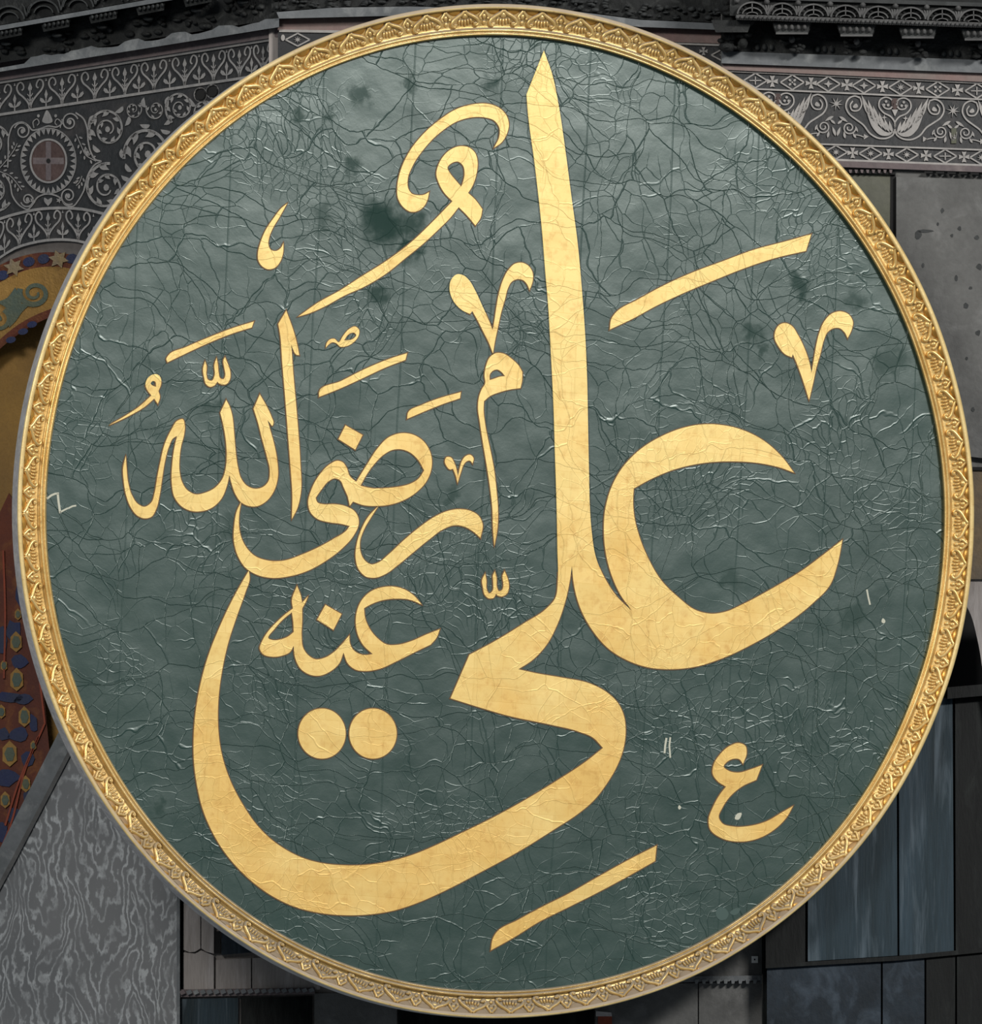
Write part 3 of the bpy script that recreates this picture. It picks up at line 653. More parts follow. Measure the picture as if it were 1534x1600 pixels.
for cx, cy in ((1306.5, 162), (1489, 173)): inlay('eight_point_star', [star_loop(cx, cy, 11, 2.6, 8, 0.2)], [], FR, M['inlay_r'], wall_right)
inlay('olive_panel', [poly((1486, 200), (1494, 200), (1494, 224), (1486, 224))], [], FR, M['green_grey'], wall_right)
# mouldings above
strip('marble_band', lambda x: 99+(x-1130)*0.037, lambda x: r1(x)-1.5, 1128, 1640, PR, 0, 0.05, M['rosy'], wall_right)
strip('grey_band', lambda x: 80+(x-1130)*0.034, lambda x: 99+(x-1130)*0.037, 1127, 1640, PR, 0, 0.09, M['ledge'], wall_right)
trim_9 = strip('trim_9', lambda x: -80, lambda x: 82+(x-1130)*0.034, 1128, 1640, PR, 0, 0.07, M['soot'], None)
tag(trim_9, 'dark modillion cornice with drilled acanthus at the upper right', kind='structure')
def cy0(x): return (x-1130)*0.033
strip('cornice_shelf', lambda x: -70, lambda x: 24+cy0(x), 1140, 1640, PR, 0.02, 0.40, M['soot'], trim_9)
strip('bead_moulding', lambda x: 22+cy0(x), lambda x: 30+cy0(x), 1150, 1640, PR, 0.2, 0.44, M['carve'], trim_9, 60)
strip('bead_moulding', lambda x: -9+cy0(x), lambda x: -3+cy0(x), 1176, 1640, PR, 0.2, 0.44, M['carve_dim'], trim_9, 60)
lumps('rope_bead', [(1152+7*i, 26+cy0(1152+7*i), 3.4, 3.4, 0.03) for i in range(66)], on(PR, 0.44), M['carve'], trim_9)['kind'] = 'stuff'
for cx in (1175, 1222, 1271, 1321, 1372, 1423, 1472, 1521):
    y = 22+cy0(cx); P = on(PR, 0.40)
    inlay('acanthus_arch', [], [(arc(cx, y, 23, 20, 185, 355, 16), 2.4), (arc(cx, y, 15.5, 11.5, 190, 350, 14), 2.0), (arc(cx, y, 9, 4.5, 190, 350, 10), 1.6), ([Vector((cx, y-4)), Vector((cx, y-18))], 1.6)], P, M['carve'], trim_9, 0.05)
    inlay('acanthus_fan', [[Vector((cx+24.5+dx*9, y-16)), Vector((cx+24.5+dx*9+3, y-15)), Vector((cx+25.5, y-1)), Vector((cx+23.5, y-1))] for dx in (-1, -.5, 0, .5, 1)], [], P, M['carve'], trim_9, 0.04)
    inlay('drilled_hole', [ell_loop(cx+math.cos(a)*19, y+math.sin(a)*15.5, 2.2, 1.3, 8) for a in (math.radians(d) for d in (210, 235, 260, 285, 310, 330))], [], P, M['drill'], trim_9, 0.012)
    lumps('pendant_drop', [(cx-24, -1+cy0(cx), 5, 6, 0.05)], P, M['carve'], trim_9)
for cx in (1143, 1237, 1338, 1434, 1532):
    y = 31+cy0(cx)
    b = slab('modillion', [(cx-32, y), (cx+32, y), (cx+25, y+19), (cx-25, y+19)], PR, 0.02, 0.36, M['soot'], trim_9)
    if cx > 1150:
        slab('modillion_front', [(cx-30, y+1), (cx+30, y+1), (cx+24, y+17), (cx-24, y+17)], PR, 0.3, 0.375, M['carve_dim'], trim_9)
        slab('modillion_fillet', [(cx-25, y+16), (cx+25, y+16), (cx+25, y+19), (cx-25, y+19)], PR, 0.3, 0.40, M['carve'], trim_9)
        lumps('egg_and_dart', [(cx-20+10*i, y+8, 3.6, 5.2, 0.04) for i in range(5)], on(PR, 0.375), M['carve'], trim_9)
        lumps('pendant_leaf', [(cx, y+27, 5, 6, 0.05)], on(PR, 0.24), M['carve'], trim_9)
    lumps('leaf_carving', [(cx+random.uniform(-18, 18), y+random.uniform(22, 46), random.uniform(4, 8), random.uniform(3, 5), 0.05) for i in range(12)], on(PR, 0.16), M['soot'], trim_9)
    lumps('egg_moulding', [(cx+40+11*i, y+42, 4.5, 6, 0.05) for i in range(3)], on(PR, 0.07), M['carve_dim'], trim_9)
# torn upper left end of the right cornice
lumps('broken_end', [(1135+random.uniform(-6, 36), 25+random.uniform(-30, 50), random.uniform(8, 16), random.uniform(6, 12), 0.12) for i in range(26)], on(PR, 0.14), M['soot'], trim_9)

# slabs below the right frieze
strip('moulding', lambda x: r4(x)+1.5, lambda x: r4(x)+11, 1270, 1640, PR, 0, 0.05, M['pink'], wall_right)
slab('stone_slab', [(1300, 272), (1392, 272), (1392, 480), (1300, 480)], PR, 0, 0.02, M['green_grey'], wall_right)
slab('open_joint', [(1391, 270), (1399, 270), (1401, 470), (1390, 470)], PR, 0, 0.024, M['gap'], wall_right)
slab('open_joint', [(1320, 266), (1399, 269), (1399, 273), (1320, 270)], PR, 0, 0.052, M['gap'], wall_right)
for k in range(8):
    x = 1326+9*k; slab('dentil', [(x, 265), (x+5, 265.3), (x+4, 270.5), (x+1, 270)], PR, 0, 0.07, M['pink'], wall_right)
slab('stone_slab', [(1400, 276), (1640, 284), (1640, 728), (1400, 700)], PR, 0, 0.06, M['grey'], wall_right)
for k in range(8):
    x = 1444+18*k; y = 267.5+(x-1444)*.03; slab('open_joint', [(x, y), (x+13, y+.4), (x+13, y+3.4), (x, y+3)], PR, 0.03, 0.065, M['gap'], wall_right)
for (cx, cy, rx, ry) in ((1434, 367, 6, 8), (1446, 361, 14, 2.5), (1472, 329, 3, 4), (1499, 357, 3, 4), (1526, 371, 4, 4), (1487, 368, 2.5, 3), (1494, 435, 2.5, 5), (1509, 478, 4, 5), (1442, 415, 2.5, 4), (1530, 417, 5, 5), (1516, 450, 3, 3), (1465, 350, 2, 3), (1528, 520, 4, 5), (1510, 560, 2, 3), (1520, 640, 3, 4)):
    inlay('chipped_pit', [star_loop(cx, cy, 1, .75, 7)] if False else [[Vector((cx+(p.x-cx)*random.uniform(.7, 1.15), cy+(p.y-cy)*random.uniform(.7, 1.15))) for p in ell_loop(cx, cy, rx, ry, 10)]], [], on(PR, 0.06), M['carve_dim'], wall_right, 0.003)
slab('stone_slab', [(1480, 733), (1640, 736), (1640, 905), (1480, 905)], PR, -0.1, 0.03, M['brown'], wall_right)
V, F = [], []
solid([smooth_loop([(1480, 905, 1), (1640, 905, 1), (1640, 1130, 1), (1550, 1130, 1), (1537, 1060), (1527, 1000), (1514, 955), (1502, 935, 1), (1480, 930, 1)])], on(PR), -0.5, 0.0, V, F)
mesh_obj('stone_slab', V, F, M['warm'], wall_right)
slab('open_joint', [(1480, 729), (1640, 731), (1640, 736), (1480, 734)], PR, 0, 0.05, M['gap'], wall_right)

# dark marble dado, lower right
PD = PR.moved(-0.10)
wall_dado = slab('wall_dado', [(1190, 1078), (1640, 1078), (1640, 1700), (1190, 1700)], PD, -0.4, -0.05, M['black'])
tag(wall_dado, 'dark blue-black marble dado at the lower right', kind='structure')
for name, pts, mat in (
    ('marble_panel', [(1196, 1090), (1258, 1090), (1258, 1503), (1196, 1507)], 'black'),
    ('marble_panel', [(1262, 1090), (1400, 1090), (1402, 1493), (1262, 1502)], 'darkblue'),
    ('marble_panel', [(1404, 1090), (1488, 1090), (1490, 1487), (1405, 1493)], 'darkblue'),
    ('marble_panel', [(1492, 1092), (1640, 1084), (1640, 1470), (1493, 1486)], 'black'),
    ('marble_panel', [(1198, 1512), (1376, 1503), (1376, 1680), (1198, 1680)], 'cloud'),
    ('marble_panel', [(1379, 1503), (1444, 1497), (1444, 1680), (1379, 1680)], 'cloud'),
    ('marble_panel', [(1447, 1497), (1492, 1493), (1492, 1680), (1447, 1680)], 'black'),
    ('marble_panel', [(1495, 1493), (1640, 1482), (1640, 1680), (1495, 1680)], 'black')):
    slab(name, pts, PD, -0.05, 0.0, M[mat], wall_dado)
slab('dado_fillet', [(1196, 1507), (1400, 1494), (1640, 1471), (1640, 1478), (1400, 1501), (1196, 1513)], PD, -0.05, 0.03, M['black'], wall_dado)
slab('dado_cap', [(1480, 1074), (1640, 1060), (1640, 1078), (1480, 1092)], PD, -0.05, 0.08, M['black'], wall_dado)

# ------------------------------------------------------------------ marble work below the roundel
def mpanel(name, pts, z, mat): return slab(name, pts, PM, 0, z, M[mat], wall_middle)
mpanel('moulding', [(276, 1380), (281, 1380), (281, 1660), (276, 1660)], 0.10, 'ledge')
mpanel('moulding', [(281, 1380), (287, 1380), (287, 1550), (281, 1550)], 0.02, 'black')
mpanel('marble_panel', [(287, 1400), (313, 1400), (313, 1482), (305, 1487), (296, 1488), (287, 1484)], 0.05, 'warm')
mpanel('marble_panel', [(314.5, 1400), (334, 1400), (334, 1490), (322, 1487), (314.5, 1482)], 0.05, 'warm')
mpanel('marble_panel', [(287, 1488), (305, 1490), (314, 1485), (334, 1493), (334, 1547), (287, 1547)], 0.045, 'warm')
mpanel('open_joint', [(336, 1455), (344, 1455), (344, 1490), (336, 1490)], 0.03, 'gap')
mpanel('marble_panel', [(346, 1440), (420, 1440), (420, 1486), (346, 1492)], 0.06, 'cloud')
mpanel('marble_panel', [(337, 1500), (392, 1497), (392, 1547), (337, 1547)], 0.05, 'warm')
mpanel('marble_panel', [(394, 1497), (500, 1492), (500, 1546), (394, 1547)], 0.05, 'warm')
mpanel('rope_bed', [(277, 1546), (492, 1543), (492, 1553), (277, 1558)], 0.07, 'pink')
for k in range(20): 
    x = 280+10.6*k
    if 0 <= x < 490: slab('rope_twist', [(x, 1549-k*.15), (x+7, 1546-k*.15), (x+10, 1552-k*.2), (x+3, 1555-k*.2)], PM, 0.05, 0.10, M['ledge'] if k else M['pink'], wall_middle)
mpanel('marble_panel', [(281, 1561), (372, 1559), (372, 1660), (281, 1660)], 0.05, 'darkblue')
mpanel('marble_panel', [(376, 1559), (488, 1556), (488, 1660), (376, 1660)], 0.05, 'black')
mpanel('marble_panel', [(491, 1552), (620, 1552), (620, 1660), (491, 1660)], 0.04, 'grey')
mpanel('marble_panel', [(622, 1560), (928, 1560), (928, 1660), (622, 1660)], 0.03, 'black')  # black colour stands in for the roundel's shadow on the stone here
mpanel('stone_slab', [(930, 1540), (1090, 1536), (1090, 1660), (930, 1660)], 0.05, 'grey')
mpanel('stone_slab', [(1092, 1536), (1194, 1533), (1194, 1660), (1092, 1660)], 0.055, 'grey')
mpanel('stone_slab', [(1060, 1440), (1194, 1440), (1194, 1526), (1060, 1526)], 0.05, 'grey')
mpanel('rope_bed', [(1060, 1526), (1196, 1524), (1203, 1527), (1203, 1532), (1060, 1535)], 0.09, 'ledge')
for k in range(10):
    x = 1085+11.4*k; slab('rope_twist', [(x, 1531), (x+7, 1530), (x+5, 1537), (x+1, 1537)], PM, 0.04, 0.11, M['ledge'], wall_middle)
lab = slab('paper_tag', [(1174, 1494), (1184, 1494), (1184, 1504.5), (1174, 1504.5)], PM, 0.05, 0.062, M['white'])
tag(lab, 'small white square tag with a dark dot on the grey stone below the roundel', 'tag')
slab('dot', [(1177.8, 1498), (1180, 1498), (1180, 1500.5), (1177.8, 1500.5)], PM, 0.06, 0.066, M['gap'], lab)
bk = slab('red_brick', [(934, 1586), (956, 1588), (956, 1601), (934, 1600)], PM, 0.05, 0.16, M['brick'])
tag(bk, 'small red brick block showing just under the bottom of the roundel', 'brick')
slab('mortar_cap', [(931, 1580), (955, 1582), (956, 1588), (931, 1588)], PM, 0.05, 0.17, M['rim'], bk)

# ------------------------------------------------------------------ the roundel
PHI, TILT = math.radians(20), math.radians(8)      # turned to the right, leaning forward at the top
U = Vector((math.cos(PHI), math.sin(PHI), 0)); NV = Vector((math.sin(PHI)*math.cos(TILT), -math.cos(PHI)*math.cos(TILT), -math.sin(TILT))); UP = NV.cross(U)
d = ray(774, 801); ORG = CAM + d*DIST
roundel = empty('roundel')
MW = Matrix(((U.x, UP.x, NV.x, ORG.x), (U.y, UP.y, NV.y, ORG.y), (U.z, UP.z, NV.z, ORG.z), (0, 0, 0, 1)))
roundel.matrix_world = MW
tag(roundel, 'huge round dark green panel with gold Arabic calligraphy in a carved gilt frame', 'roundel')
def loc(px, py, z=0.0):
    """pixel -> the roundel's own coordinates on the plane z in front of its panel"""
    d = ray(px, py); P = ORG + NV*z
    k = NV.dot(P-CAM)/NV.dot(d); w = CAM+d*k-ORG
    return Vector((w.dot(U), w.dot(UP), z))
RHO = [(0, 1.001), (20, 1.006), (40, 1.0095), (60, 1.007), (90, 1.0), (135, 1.0015), (180, 1.0), (225, 1.003), (270, 1.0), (315, 0.9935), (340, 0.997), (360, 1.001)]
def rho(a):
    a = math.degrees(a) % 360
    for (a0, r0), (a1, r1_) in zip(RHO, RHO[1:]):
        if a0 <= a <= a1:
            t = (a-a0)/(a1-a0); t = t*t*(3-2*t); return r0+(r1_-r0)*t
def ringpx(a, t):
    cx = lerp(774.0, 773.0, t); cy = lerp(798.5, 802.0, t); rx = lerp(747.0, 700.5, t); ry = lerp(792.5, 746.0, t)
    k = rho(a)
    return cx+rx*k*math.cos(a), cy+ry*k*math.sin(a)
def ring(a, t, z): return loc(*ringpx(a, t), z)
NS = 512
def lathe(name, prof, mats, mis, parent):
    V, F, MI = [], [], []; n = len(prof)
    for i in range(NS):
        a = 2*math.pi*i/NS
        for (t, z) in prof:
            if isinstance(t, str): p = ring(a, float(t[1:]), 0.085); V.append(Vector((p.x, p.y, z)))
            else: V.append(ring(a, t, z))
    for i in range(NS):
        j = (i+1) % NS
        for k in range(n-1):
            F.append((i*n+k, i*n+k+1, j*n+k+1, j*n+k)); MI.append(mis[k])
    o = mesh_obj(name, V, F, mats, parent, MI, True)
    return o
prof = [('s0.01', -0.062), ('s0.0', 0.02), ('s0.0', 0.060), (0.0, 0.078), (0.03, 0.088), (0.10, 0.090), (0.14, 0.085), (0.16, 0.060), (0.18, 0.046),
        (0.28, 0.040), (0.45, 0.028), (0.62, 0.016), (0.72, 0.010), (0.75, 0.012), (0.765, 0.038), (0.80, 0.048), (0.845, 0.047), (0.875, 0.034), (0.89, 0.028),
        (0.905, 0.036), (0.935, 0.042), (0.965, 0.036), (0.99, 0.020), (1.0, 0.0)]
mis = [1, 1, 1] + [2]*4 + [0]*16
frame = lathe('frame', prof, [M['frame'], M['rim'], M['lip']], mis, roundel)
tag(frame, 'carved gilt frame with leaf and egg moulding')
stains = []
for (px, py, rad, k) in ((600, 348, 46, 1.0), (640, 395, 24, .9), (590, 462, 22, .8), (550, 258, 20, .7), (563, 150, 22, .6), (468, 180, 14, .6), (640, 130, 16, .6), (512, 180, 13, .5),
                         (1247, 447, 22, .8), (1338, 470, 22, .6), (1176, 520, 24, .7), (1192, 548, 14, .7), (1388, 565, 36, .6), (1140, 905, 24, .6), (505, 340, 22, .5),
                         (770, 138, 16, .6), (330, 640, 20, .6), (1330, 965, 26, .6), (200, 945, 30, .4), (705, 775, 18, .6), (360, 820, 26, .5), (1240, 1245, 40, .5), (640, 350, 30, .8), (250, 1262, 18, .7)):
    p = loc(px, py); stains.append((p.x, p.y, rad*MPP, k))
M['panel'] = panel_mat(stains)
V, F = [Vector((0, 0, 0))], []
for i in range(NS): V.append(ring(2*math.pi*i/NS, 0.97, 0.0))
for i in range(NS): F.append((0, 1+(i+1) % NS, 1+i))
for i in range(NS): V.append(V[1+i]+Vector((0, 0, -0.05)))
for i in range(NS): F.append((1+i, 1+(i+1) % NS, 1+NS+(i+1) % NS, 1+NS+i))
panel = mesh_obj('panel', V, F, M['panel'], roundel)
tag(panel, 'dark green cracked varnished ground')

# frame ornament: tongues with volutes, small leaves and eggs, one object each
def tube(P, r, V, F, seg=6, flat=0.8):
    n = len(P); b = len(V)
    for i, p in enumerate(P):
        d = (P[min(i+1, n-1)]-P[max(i-1, 0)]).normalized(); s = Vector((-d.y, d.x, 0)); rr = r[i] if isinstance(r, list) else r
        for k in range(seg):
            a = 2*math.pi*k/seg; V.append(p + s*rr*math.cos(a) + Vector((0, 0, rr*flat*math.sin(a))))
    for i in range(n-1):
        for k in range(seg): F.append((b+i*seg+k, b+i*seg+(k+1) % seg, b+(i+1)*seg+(k+1) % seg, b+(i+1)*seg+k))
    F.append(tuple(b+k for k in range(seg))[::-1]); F.append(tuple(b+(n-1)*seg+k for k in range(seg)))
def ellipsoid(c, rx, ry, rz, rot, V, F, n=8, m=5):
    b = len(V); cr, sr = math.cos(rot), math.sin(rot)
    for j in range(m):
        t = -math.pi/2+math.pi*(j+.5)/m
        for i in range(n):
            a = 2*math.pi*i/n; x, y = rx*math.cos(t)*math.cos(a), ry*math.cos(t)*math.sin(a)
            V.append(c+Vector((x*cr-y*sr, x*sr+y*cr, rz*math.sin(t))))
    for j in range(m-1):
        for i in range(n): F.append((b+j*n+i, b+j*n+(i+1) % n, b+(j+1)*n+(i+1) % n, b+(j+1)*n+i))
    F.append(tuple(b+i for i in range(n))[::-1]); F.append(tuple(b+(m-1)*n+i for i in range(n)))
def mk(name, fn, mat='frame'):
    V, F = [], []; fn(V, F)
    me = bpy.data.meshes.new(name); me.from_pydata([tuple(v) for v in V], [], F); me.materials.append(M[mat])
    bm = bmesh.new(); bm.from_mesh(me); bmesh.ops.recalc_face_normals(bm, faces=bm.faces); bm.to_mesh(me); bm.free()
    for p in me.polygons: p.use_smooth = True
    return me
def sm3(pts, n=4): return [Vector((p.x, p.y, 0.006)) for p in smooth_loop(pts, closed=False, n=n)]
def f_leaf(V, F):
    for s in (-1, 1):
        P = sm3([(0, 0.0), (.018*s, .018), (.046*s, .034), (.074*s, .050), (.098*s, .072), (.104*s, .094), (.090*s, .108), (.072*s, .102), (.070*s, .088)])
        n = len(P); tube(P, [.0145*(1-.55*max(0, i/n-.45)) for i in range(n)], V, F, 8, 1.1)
        ellipsoid(Vector((.080*s, .095, .008)), .013, .013, .014, 0, V, F)
    ellipsoid(Vector((0, .036, .001)), .030, .024, .014, 0, V, F)
    for i in range(-2, 3): ellipsoid(Vector((i*.023, .084-abs(i)*.004, .001)), .0098, .030-abs(i)*.003, .014, -i*.10, V, F)
def f_small(V, F):
    for s in (-1, 1):
        P = sm3([(0, 0.0), (.012*s, .018), (.026*s, .034), (.034*s, .052), (.026*s, .064)])
        tube(P, .0115, V, F, 8, 1.1)
    ellipsoid(Vector((0, .044, .001)), .018, .024, .013, 0, V, F); ellipsoid(Vector((0, .088, .000)), .015, .020, .012, 0, V, F)
def f_egg(V, F):
    n, m = 16, 5; b = len(V)
    for j in range(m):
        t = j/(m-1)*math.pi/2
        for i in range(n+1):
            a = math.pi*i/n; V.append(Vector((.056*math.cos(t)*math.cos(a), -.010+.044*math.cos(t)*math.sin(a), .018*math.sin(t)-.004)))
    for j in range(m-1):
        for i in range(n): F.append((b+j*(n+1)+i, b+j*(n+1)+i+1, b+(j+1)*(n+1)+i+1, b+(j+1)*(n+1)+i))
me_leaf, me_small, me_egg = mk('tongue_leaf', f_leaf), mk('small_leaf', f_small), mk('egg', f_egg, 'egg')
NL = 76
tab = [0.0]; NT = 1520
pts = [ring(2*math.pi*i/NT, 0.4, 0.0) for i in range(NT+1)]
for i in range(NT): tab.append(tab[-1]+(pts[i+1]-pts[i]).length)
def ang(frac):
    s = (frac % 1.0)*tab[-1]; lo, hi = 0, NT
    while hi-lo > 1:
        m = (lo+hi)//2
        if tab[m] <= s: lo = m
        else: hi = m
    return 2*math.pi*(lo+(s-tab[lo])/(tab[lo+1]-tab[lo]))/NT
def place(name, me, frac):
    a = ang(frac); p = ring(a, 0.18, 0.047); q = ring(a, 0.74, 0.012)
    y = (q-p).normalized(); tang = (ring(a+.002, .4, 0)-ring(a-.002, .4, 0)); 
    x = (tang - y*tang.dot(y)).normalized(); z = x.cross(y)
    if z.z < 0: x = -x; z = -z
    o = bpy.data.objects.new(name, me); COL.objects.link(o); o.parent = frame
    o.matrix_local = Matrix(((x.x, y.x, z.x, p.x), (x.y, y.y, z.y, p.y), (x.z, y.z, z.z, p.z), (0, 0, 0, 1)))
for k in range(NL):
    f0 = (k+0.3)/NL
    place('tongue_leaf', me_leaf, f0); place('small_leaf', me_small, f0+0.5/NL)
    place('egg', me_egg, f0+0.25/NL); place('egg', me_egg, f0+0.75/NL)

# ------------------------------------------------------------------ the calligraphy
A, AK = (400, 50), 3.068
Bc, BK = (150, 460), 4.0
Cc, CK = (450, 480), 3.637
Dc, DK = (640, 380), 3.2
Ec, EK = (900, 340), 3.068
Gc, GK = (280, 850), 3.486
Hc, HK = (680, 850), 2.645
Jc, JK = (600, 1200), 3.335
L3 = lambda p, z: loc(p.x, p.y, 0.0) + Vector((0, 0, z))
def letter(name, outer, org=(0, 0), k=1.0, holes=(), n=7, edge=1.7, label=None):
    O = smooth_loop(outer, org, k, True, n); Hs = [smooth_loop(h, org, k, True, n) for h in holes]
    V, F, MI = [], [], []
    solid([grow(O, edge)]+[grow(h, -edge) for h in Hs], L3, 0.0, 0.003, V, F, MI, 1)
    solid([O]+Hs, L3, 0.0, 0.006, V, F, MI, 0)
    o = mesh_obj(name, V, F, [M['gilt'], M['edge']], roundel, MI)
    if label: o['label'] = label
    return o
big = [(849.2, 79.3, 1), (862.8, 118.4), (871, 157.6), (882.4, 232.5), (892.2, 307.5), (901.9, 380), (908.7, 455), (914.4, 536.3), (916.9, 598.8), (918.1, 661.3), (919.7, 739.4), (920.8, 786.3), (923.5, 826.9), (931.5, 874.2), (944.5, 903.6), (964, 933), (986.9, 954.7, 1),
       (969, 929.7), (954.3, 897), (946, 864.5), (942.9, 828.6), (944.5, 799.3), (952.7, 766.7), (970.6, 732.5), (996.7, 704.7), (1032.5, 682), (1071.6, 667.3), (1101, 663), (1130.3, 664.7), (1159.6, 672), (1192.2, 688.4), (1221.6, 714.5), (1239.8, 738.6, 1),
       (1218.3, 730.8), (1189, 724.3), (1143.4, 721), (1097.7, 723.7), (1052, 734), (1013, 750.4), (989.5, 763.4, 1), (988.5, 783), (990.2, 805.8), (998.3, 838.4), (1013, 874.2), (1032.5, 906.8), (1058.6, 932.9), (1087.9, 954), (1110.8, 959), (1133.6, 955.7), (1159.6, 944.3), (1208.5, 918), (1254, 890.5), (1286.8, 866), (1315.4, 843.6, 1),
       (1308, 880.8), (1296.5, 913.4), (1267.2, 944.3), (1224.8, 976.9), (1176, 1006), (1127, 1029), (1084.7, 1042), (1045.6, 1045.7), (1013, 1043), (980.4, 1032.3), (951, 1014.4), (925, 985), (906, 950), (896.5, 916), (892.9, 884, 1),
       (889.8, 906.7), (882.3, 940.7), (869, 978.5), (853.9, 1006.9), (831.2, 1031.5), (809.3, 1045.8, 1), (838.8, 1052.3), (876.6, 1058.7), (922, 1068.5), (948.4, 1082.5), (965.4, 1099.5), (974.1, 1118.4), (976.8, 1137.3), (973, 1171.4), (961.5, 1201), (947.8, 1224), (926.8, 1251), (900, 1273.5), (870, 1293), (810, 1330.4), (750, 1363), (690, 1394), (650, 1411.5), (613.8, 1423), (574.7, 1429), (535.5, 1430), (501.6, 1426.9), (462.5, 1417.7), (426, 1400.8), (394.7, 1378.6), (368.7, 1353.8), (347.8, 1327.8), (329.5, 1296.5), (316.5, 1265), (308.7, 1234), (303.3, 1198), (302.2, 1150), (305.8, 1108), (313, 1068), (325.9, 1022), (343, 979), (360.3, 941.8), (377.5, 910.2), (388.4, 891.6, 1),
       (389.6, 904.5), (383.3, 924.6), (369, 964.7), (356, 1005), (346, 1050.8), (340.8, 1093.8), (340.2, 1131), (344.5, 1171.3), (353, 1203), (363.4, 1228.7), (379, 1257.4), (397.3, 1284.7), (418, 1307), (444.3, 1326.5), (473, 1340.8), (504, 1349), (535.5, 1352), (566.8, 1351.8), (603, 1347), (645, 1335.4), (680, 1321), (717.8, 1303), (765, 1280), (825, 1247), (870, 1219.5), (914.4, 1190.3), (941.6, 1168.7, 1), (925.7, 1152.5), (903, 1143), (861.5, 1132.8), (793.4, 1118.4), (748, 1105.2), (703.4, 1091.2, 1), (732.9, 1023.2, 1), (770.7, 1003), (819.9, 972.9), (852, 952), (866.8, 935), (871, 906.7), (870.4, 860), (869, 786), (866.6, 711.3), (864.4, 639.4), (860.3, 555), (855.6, 473.8), (851.4, 424.8), (846.5, 362.9), (835.1, 258.6), (823.7, 170.6), (822.1, 147.8, 1)]
letter('large_letters', big, label='large sweeping gold letters with a tall stem and deep bowl')
letter('vowel_mark', [(1140, 555, 1), (1165, 500), (1165, 460), (1140, 425), (1095, 410), (1030, 410), (960, 430), (890, 475), (800, 565), (750, 640), (725, 710), (728, 750), (745, 775), (775, 783), (805, 780), (828, 768, 1), (820, 805), (800, 840), (770, 860), (740, 862), (705, 840), (680, 800), (676, 740), (690, 670), (730, 580), (800, 490), (880, 420), (960, 370), (1040, 347), (1110, 345), (1160, 362), (1195, 395), (1210, 440), (1200, 490), (1175, 530)], A, AK)
letter('vowel_mark', [(200, 1365, 1), (300, 1295), (400, 1240), (500, 1175), (620, 1100), (740, 1010), (850, 905), (940, 812, 1), (900, 770), (875, 725), (863, 680), (872, 640), (890, 605), (930, 565), (975, 548), (1020, 555), (1048, 580), (1060, 620), (1055, 680), (1035, 740), (1015, 772, 1), (1050, 805), (1083, 850, 1), (1075, 890), (1050, 928, 1), (1010, 880), (970, 840, 1), (930, 890), (870, 950), (800, 1015), (720, 1080), (620, 1160), (520, 1220), (420, 1265), (330, 1315), (250, 1350)], A, AK,
       [[(916, 650), (938, 628), (968, 622), (990, 640), (998, 680), (992, 715), (982, 742, 1), (950, 705), (930, 680)]])
letter('vowel_mark', [(148, 822, 1), (110, 890), (80, 940), (62, 985), (58, 1020), (70, 1045), (95, 1050), (118, 1035), (130, 1012, 1), (128, 1060), (115, 1100), (90, 1130), (60, 1138), (30, 1125), (10, 1095), (8, 1060), (20, 1010), (45, 950), (85, 890), (120, 845)], A, AK)
letter('vowel_mark', [(198, 225), (208, 180), (235, 156), (265, 160), (295, 185), (325, 235), (360, 310), (400, 400), (413, 434, 1), (420, 400), (432, 320), (445, 250), (465, 185), (495, 130), (525, 103), (560, 98), (590, 112), (612, 145), (614, 185), (598, 235, 1), (585, 205), (565, 185), (540, 180), (510, 192), (490, 225), (475, 280), (455, 350), (440, 420), (425, 490), (415, 552, 1), (395, 500), (370, 450), (340, 390), (312, 340, 1), (300, 354, 1), (260, 335), (215, 285)], Dc, DK)
letter('mim_letter', [(422, 1515, 1), (415, 1430), (412, 1330), (400, 1220), (385, 1120), (365, 1000), (350, 900), (340, 820), (345, 770), (362, 725), (375, 705), (373, 660), (380, 615), (400, 570), (430, 550), (465, 552), (510, 580), (545, 615), (562, 645, 1), (560, 690), (552, 725, 1), (500, 732), (450, 745), (400, 765), (370, 790, 1), (368, 830), (375, 900), (390, 980), (405, 1050), (420, 1130), (432, 1230), (440, 1330), (438, 1420)], Dc, DK,
       [[(398, 685, 1), (400, 655), (415, 638), (435, 632), (455, 642), (475, 665, 1), (450, 668), (420, 678)]])
letter('vowel_mark', [(174, 1092), (183, 1070), (205, 1072), (220, 1095), (235, 1140), (240, 1165, 1), (250, 1120), (262, 1085), (280, 1064), (300, 1058), (318, 1075), (313, 1102, 1), (300, 1088), (285, 1090), (270, 1105), (255, 1145), (238, 1200, 1), (228, 1160), (215, 1128, 1), (200, 1132), (183, 1115)], Dc, DK, n=4)
letter('vowel_mark', [(950, 575), (955, 540), (975, 513), (1000, 506), (1030, 518), (1060, 560), (1090, 620), (1115, 690), (1127, 745, 1), (1138, 680), (1150, 610), (1165, 550), (1190, 495), (1225, 460), (1265, 450), (1305, 465), (1325, 500), (1318, 540), (1300, 578, 1), (1285, 550), (1260, 530), (1235, 530), (1205, 548), (1185, 590), (1170, 650), (1150, 720), (1135, 790), (1115, 875, 1), (1095, 810), (1075, 750), (1050, 685), (1037, 655, 1), (1032, 670, 1), (1000, 655), (970, 620)], Ec, EK)
letter('vowel_stroke', [(183, 462), (300, 390), (420, 325), (560, 262), (700, 210), (850, 155), (1000, 115), (1125, 80, 1), (1100, 160, 1), (950, 195), (800, 245), (650, 305), (500, 368), (380, 425), (270, 485), (160, 537, 1), (168, 485)], Ec, EK)
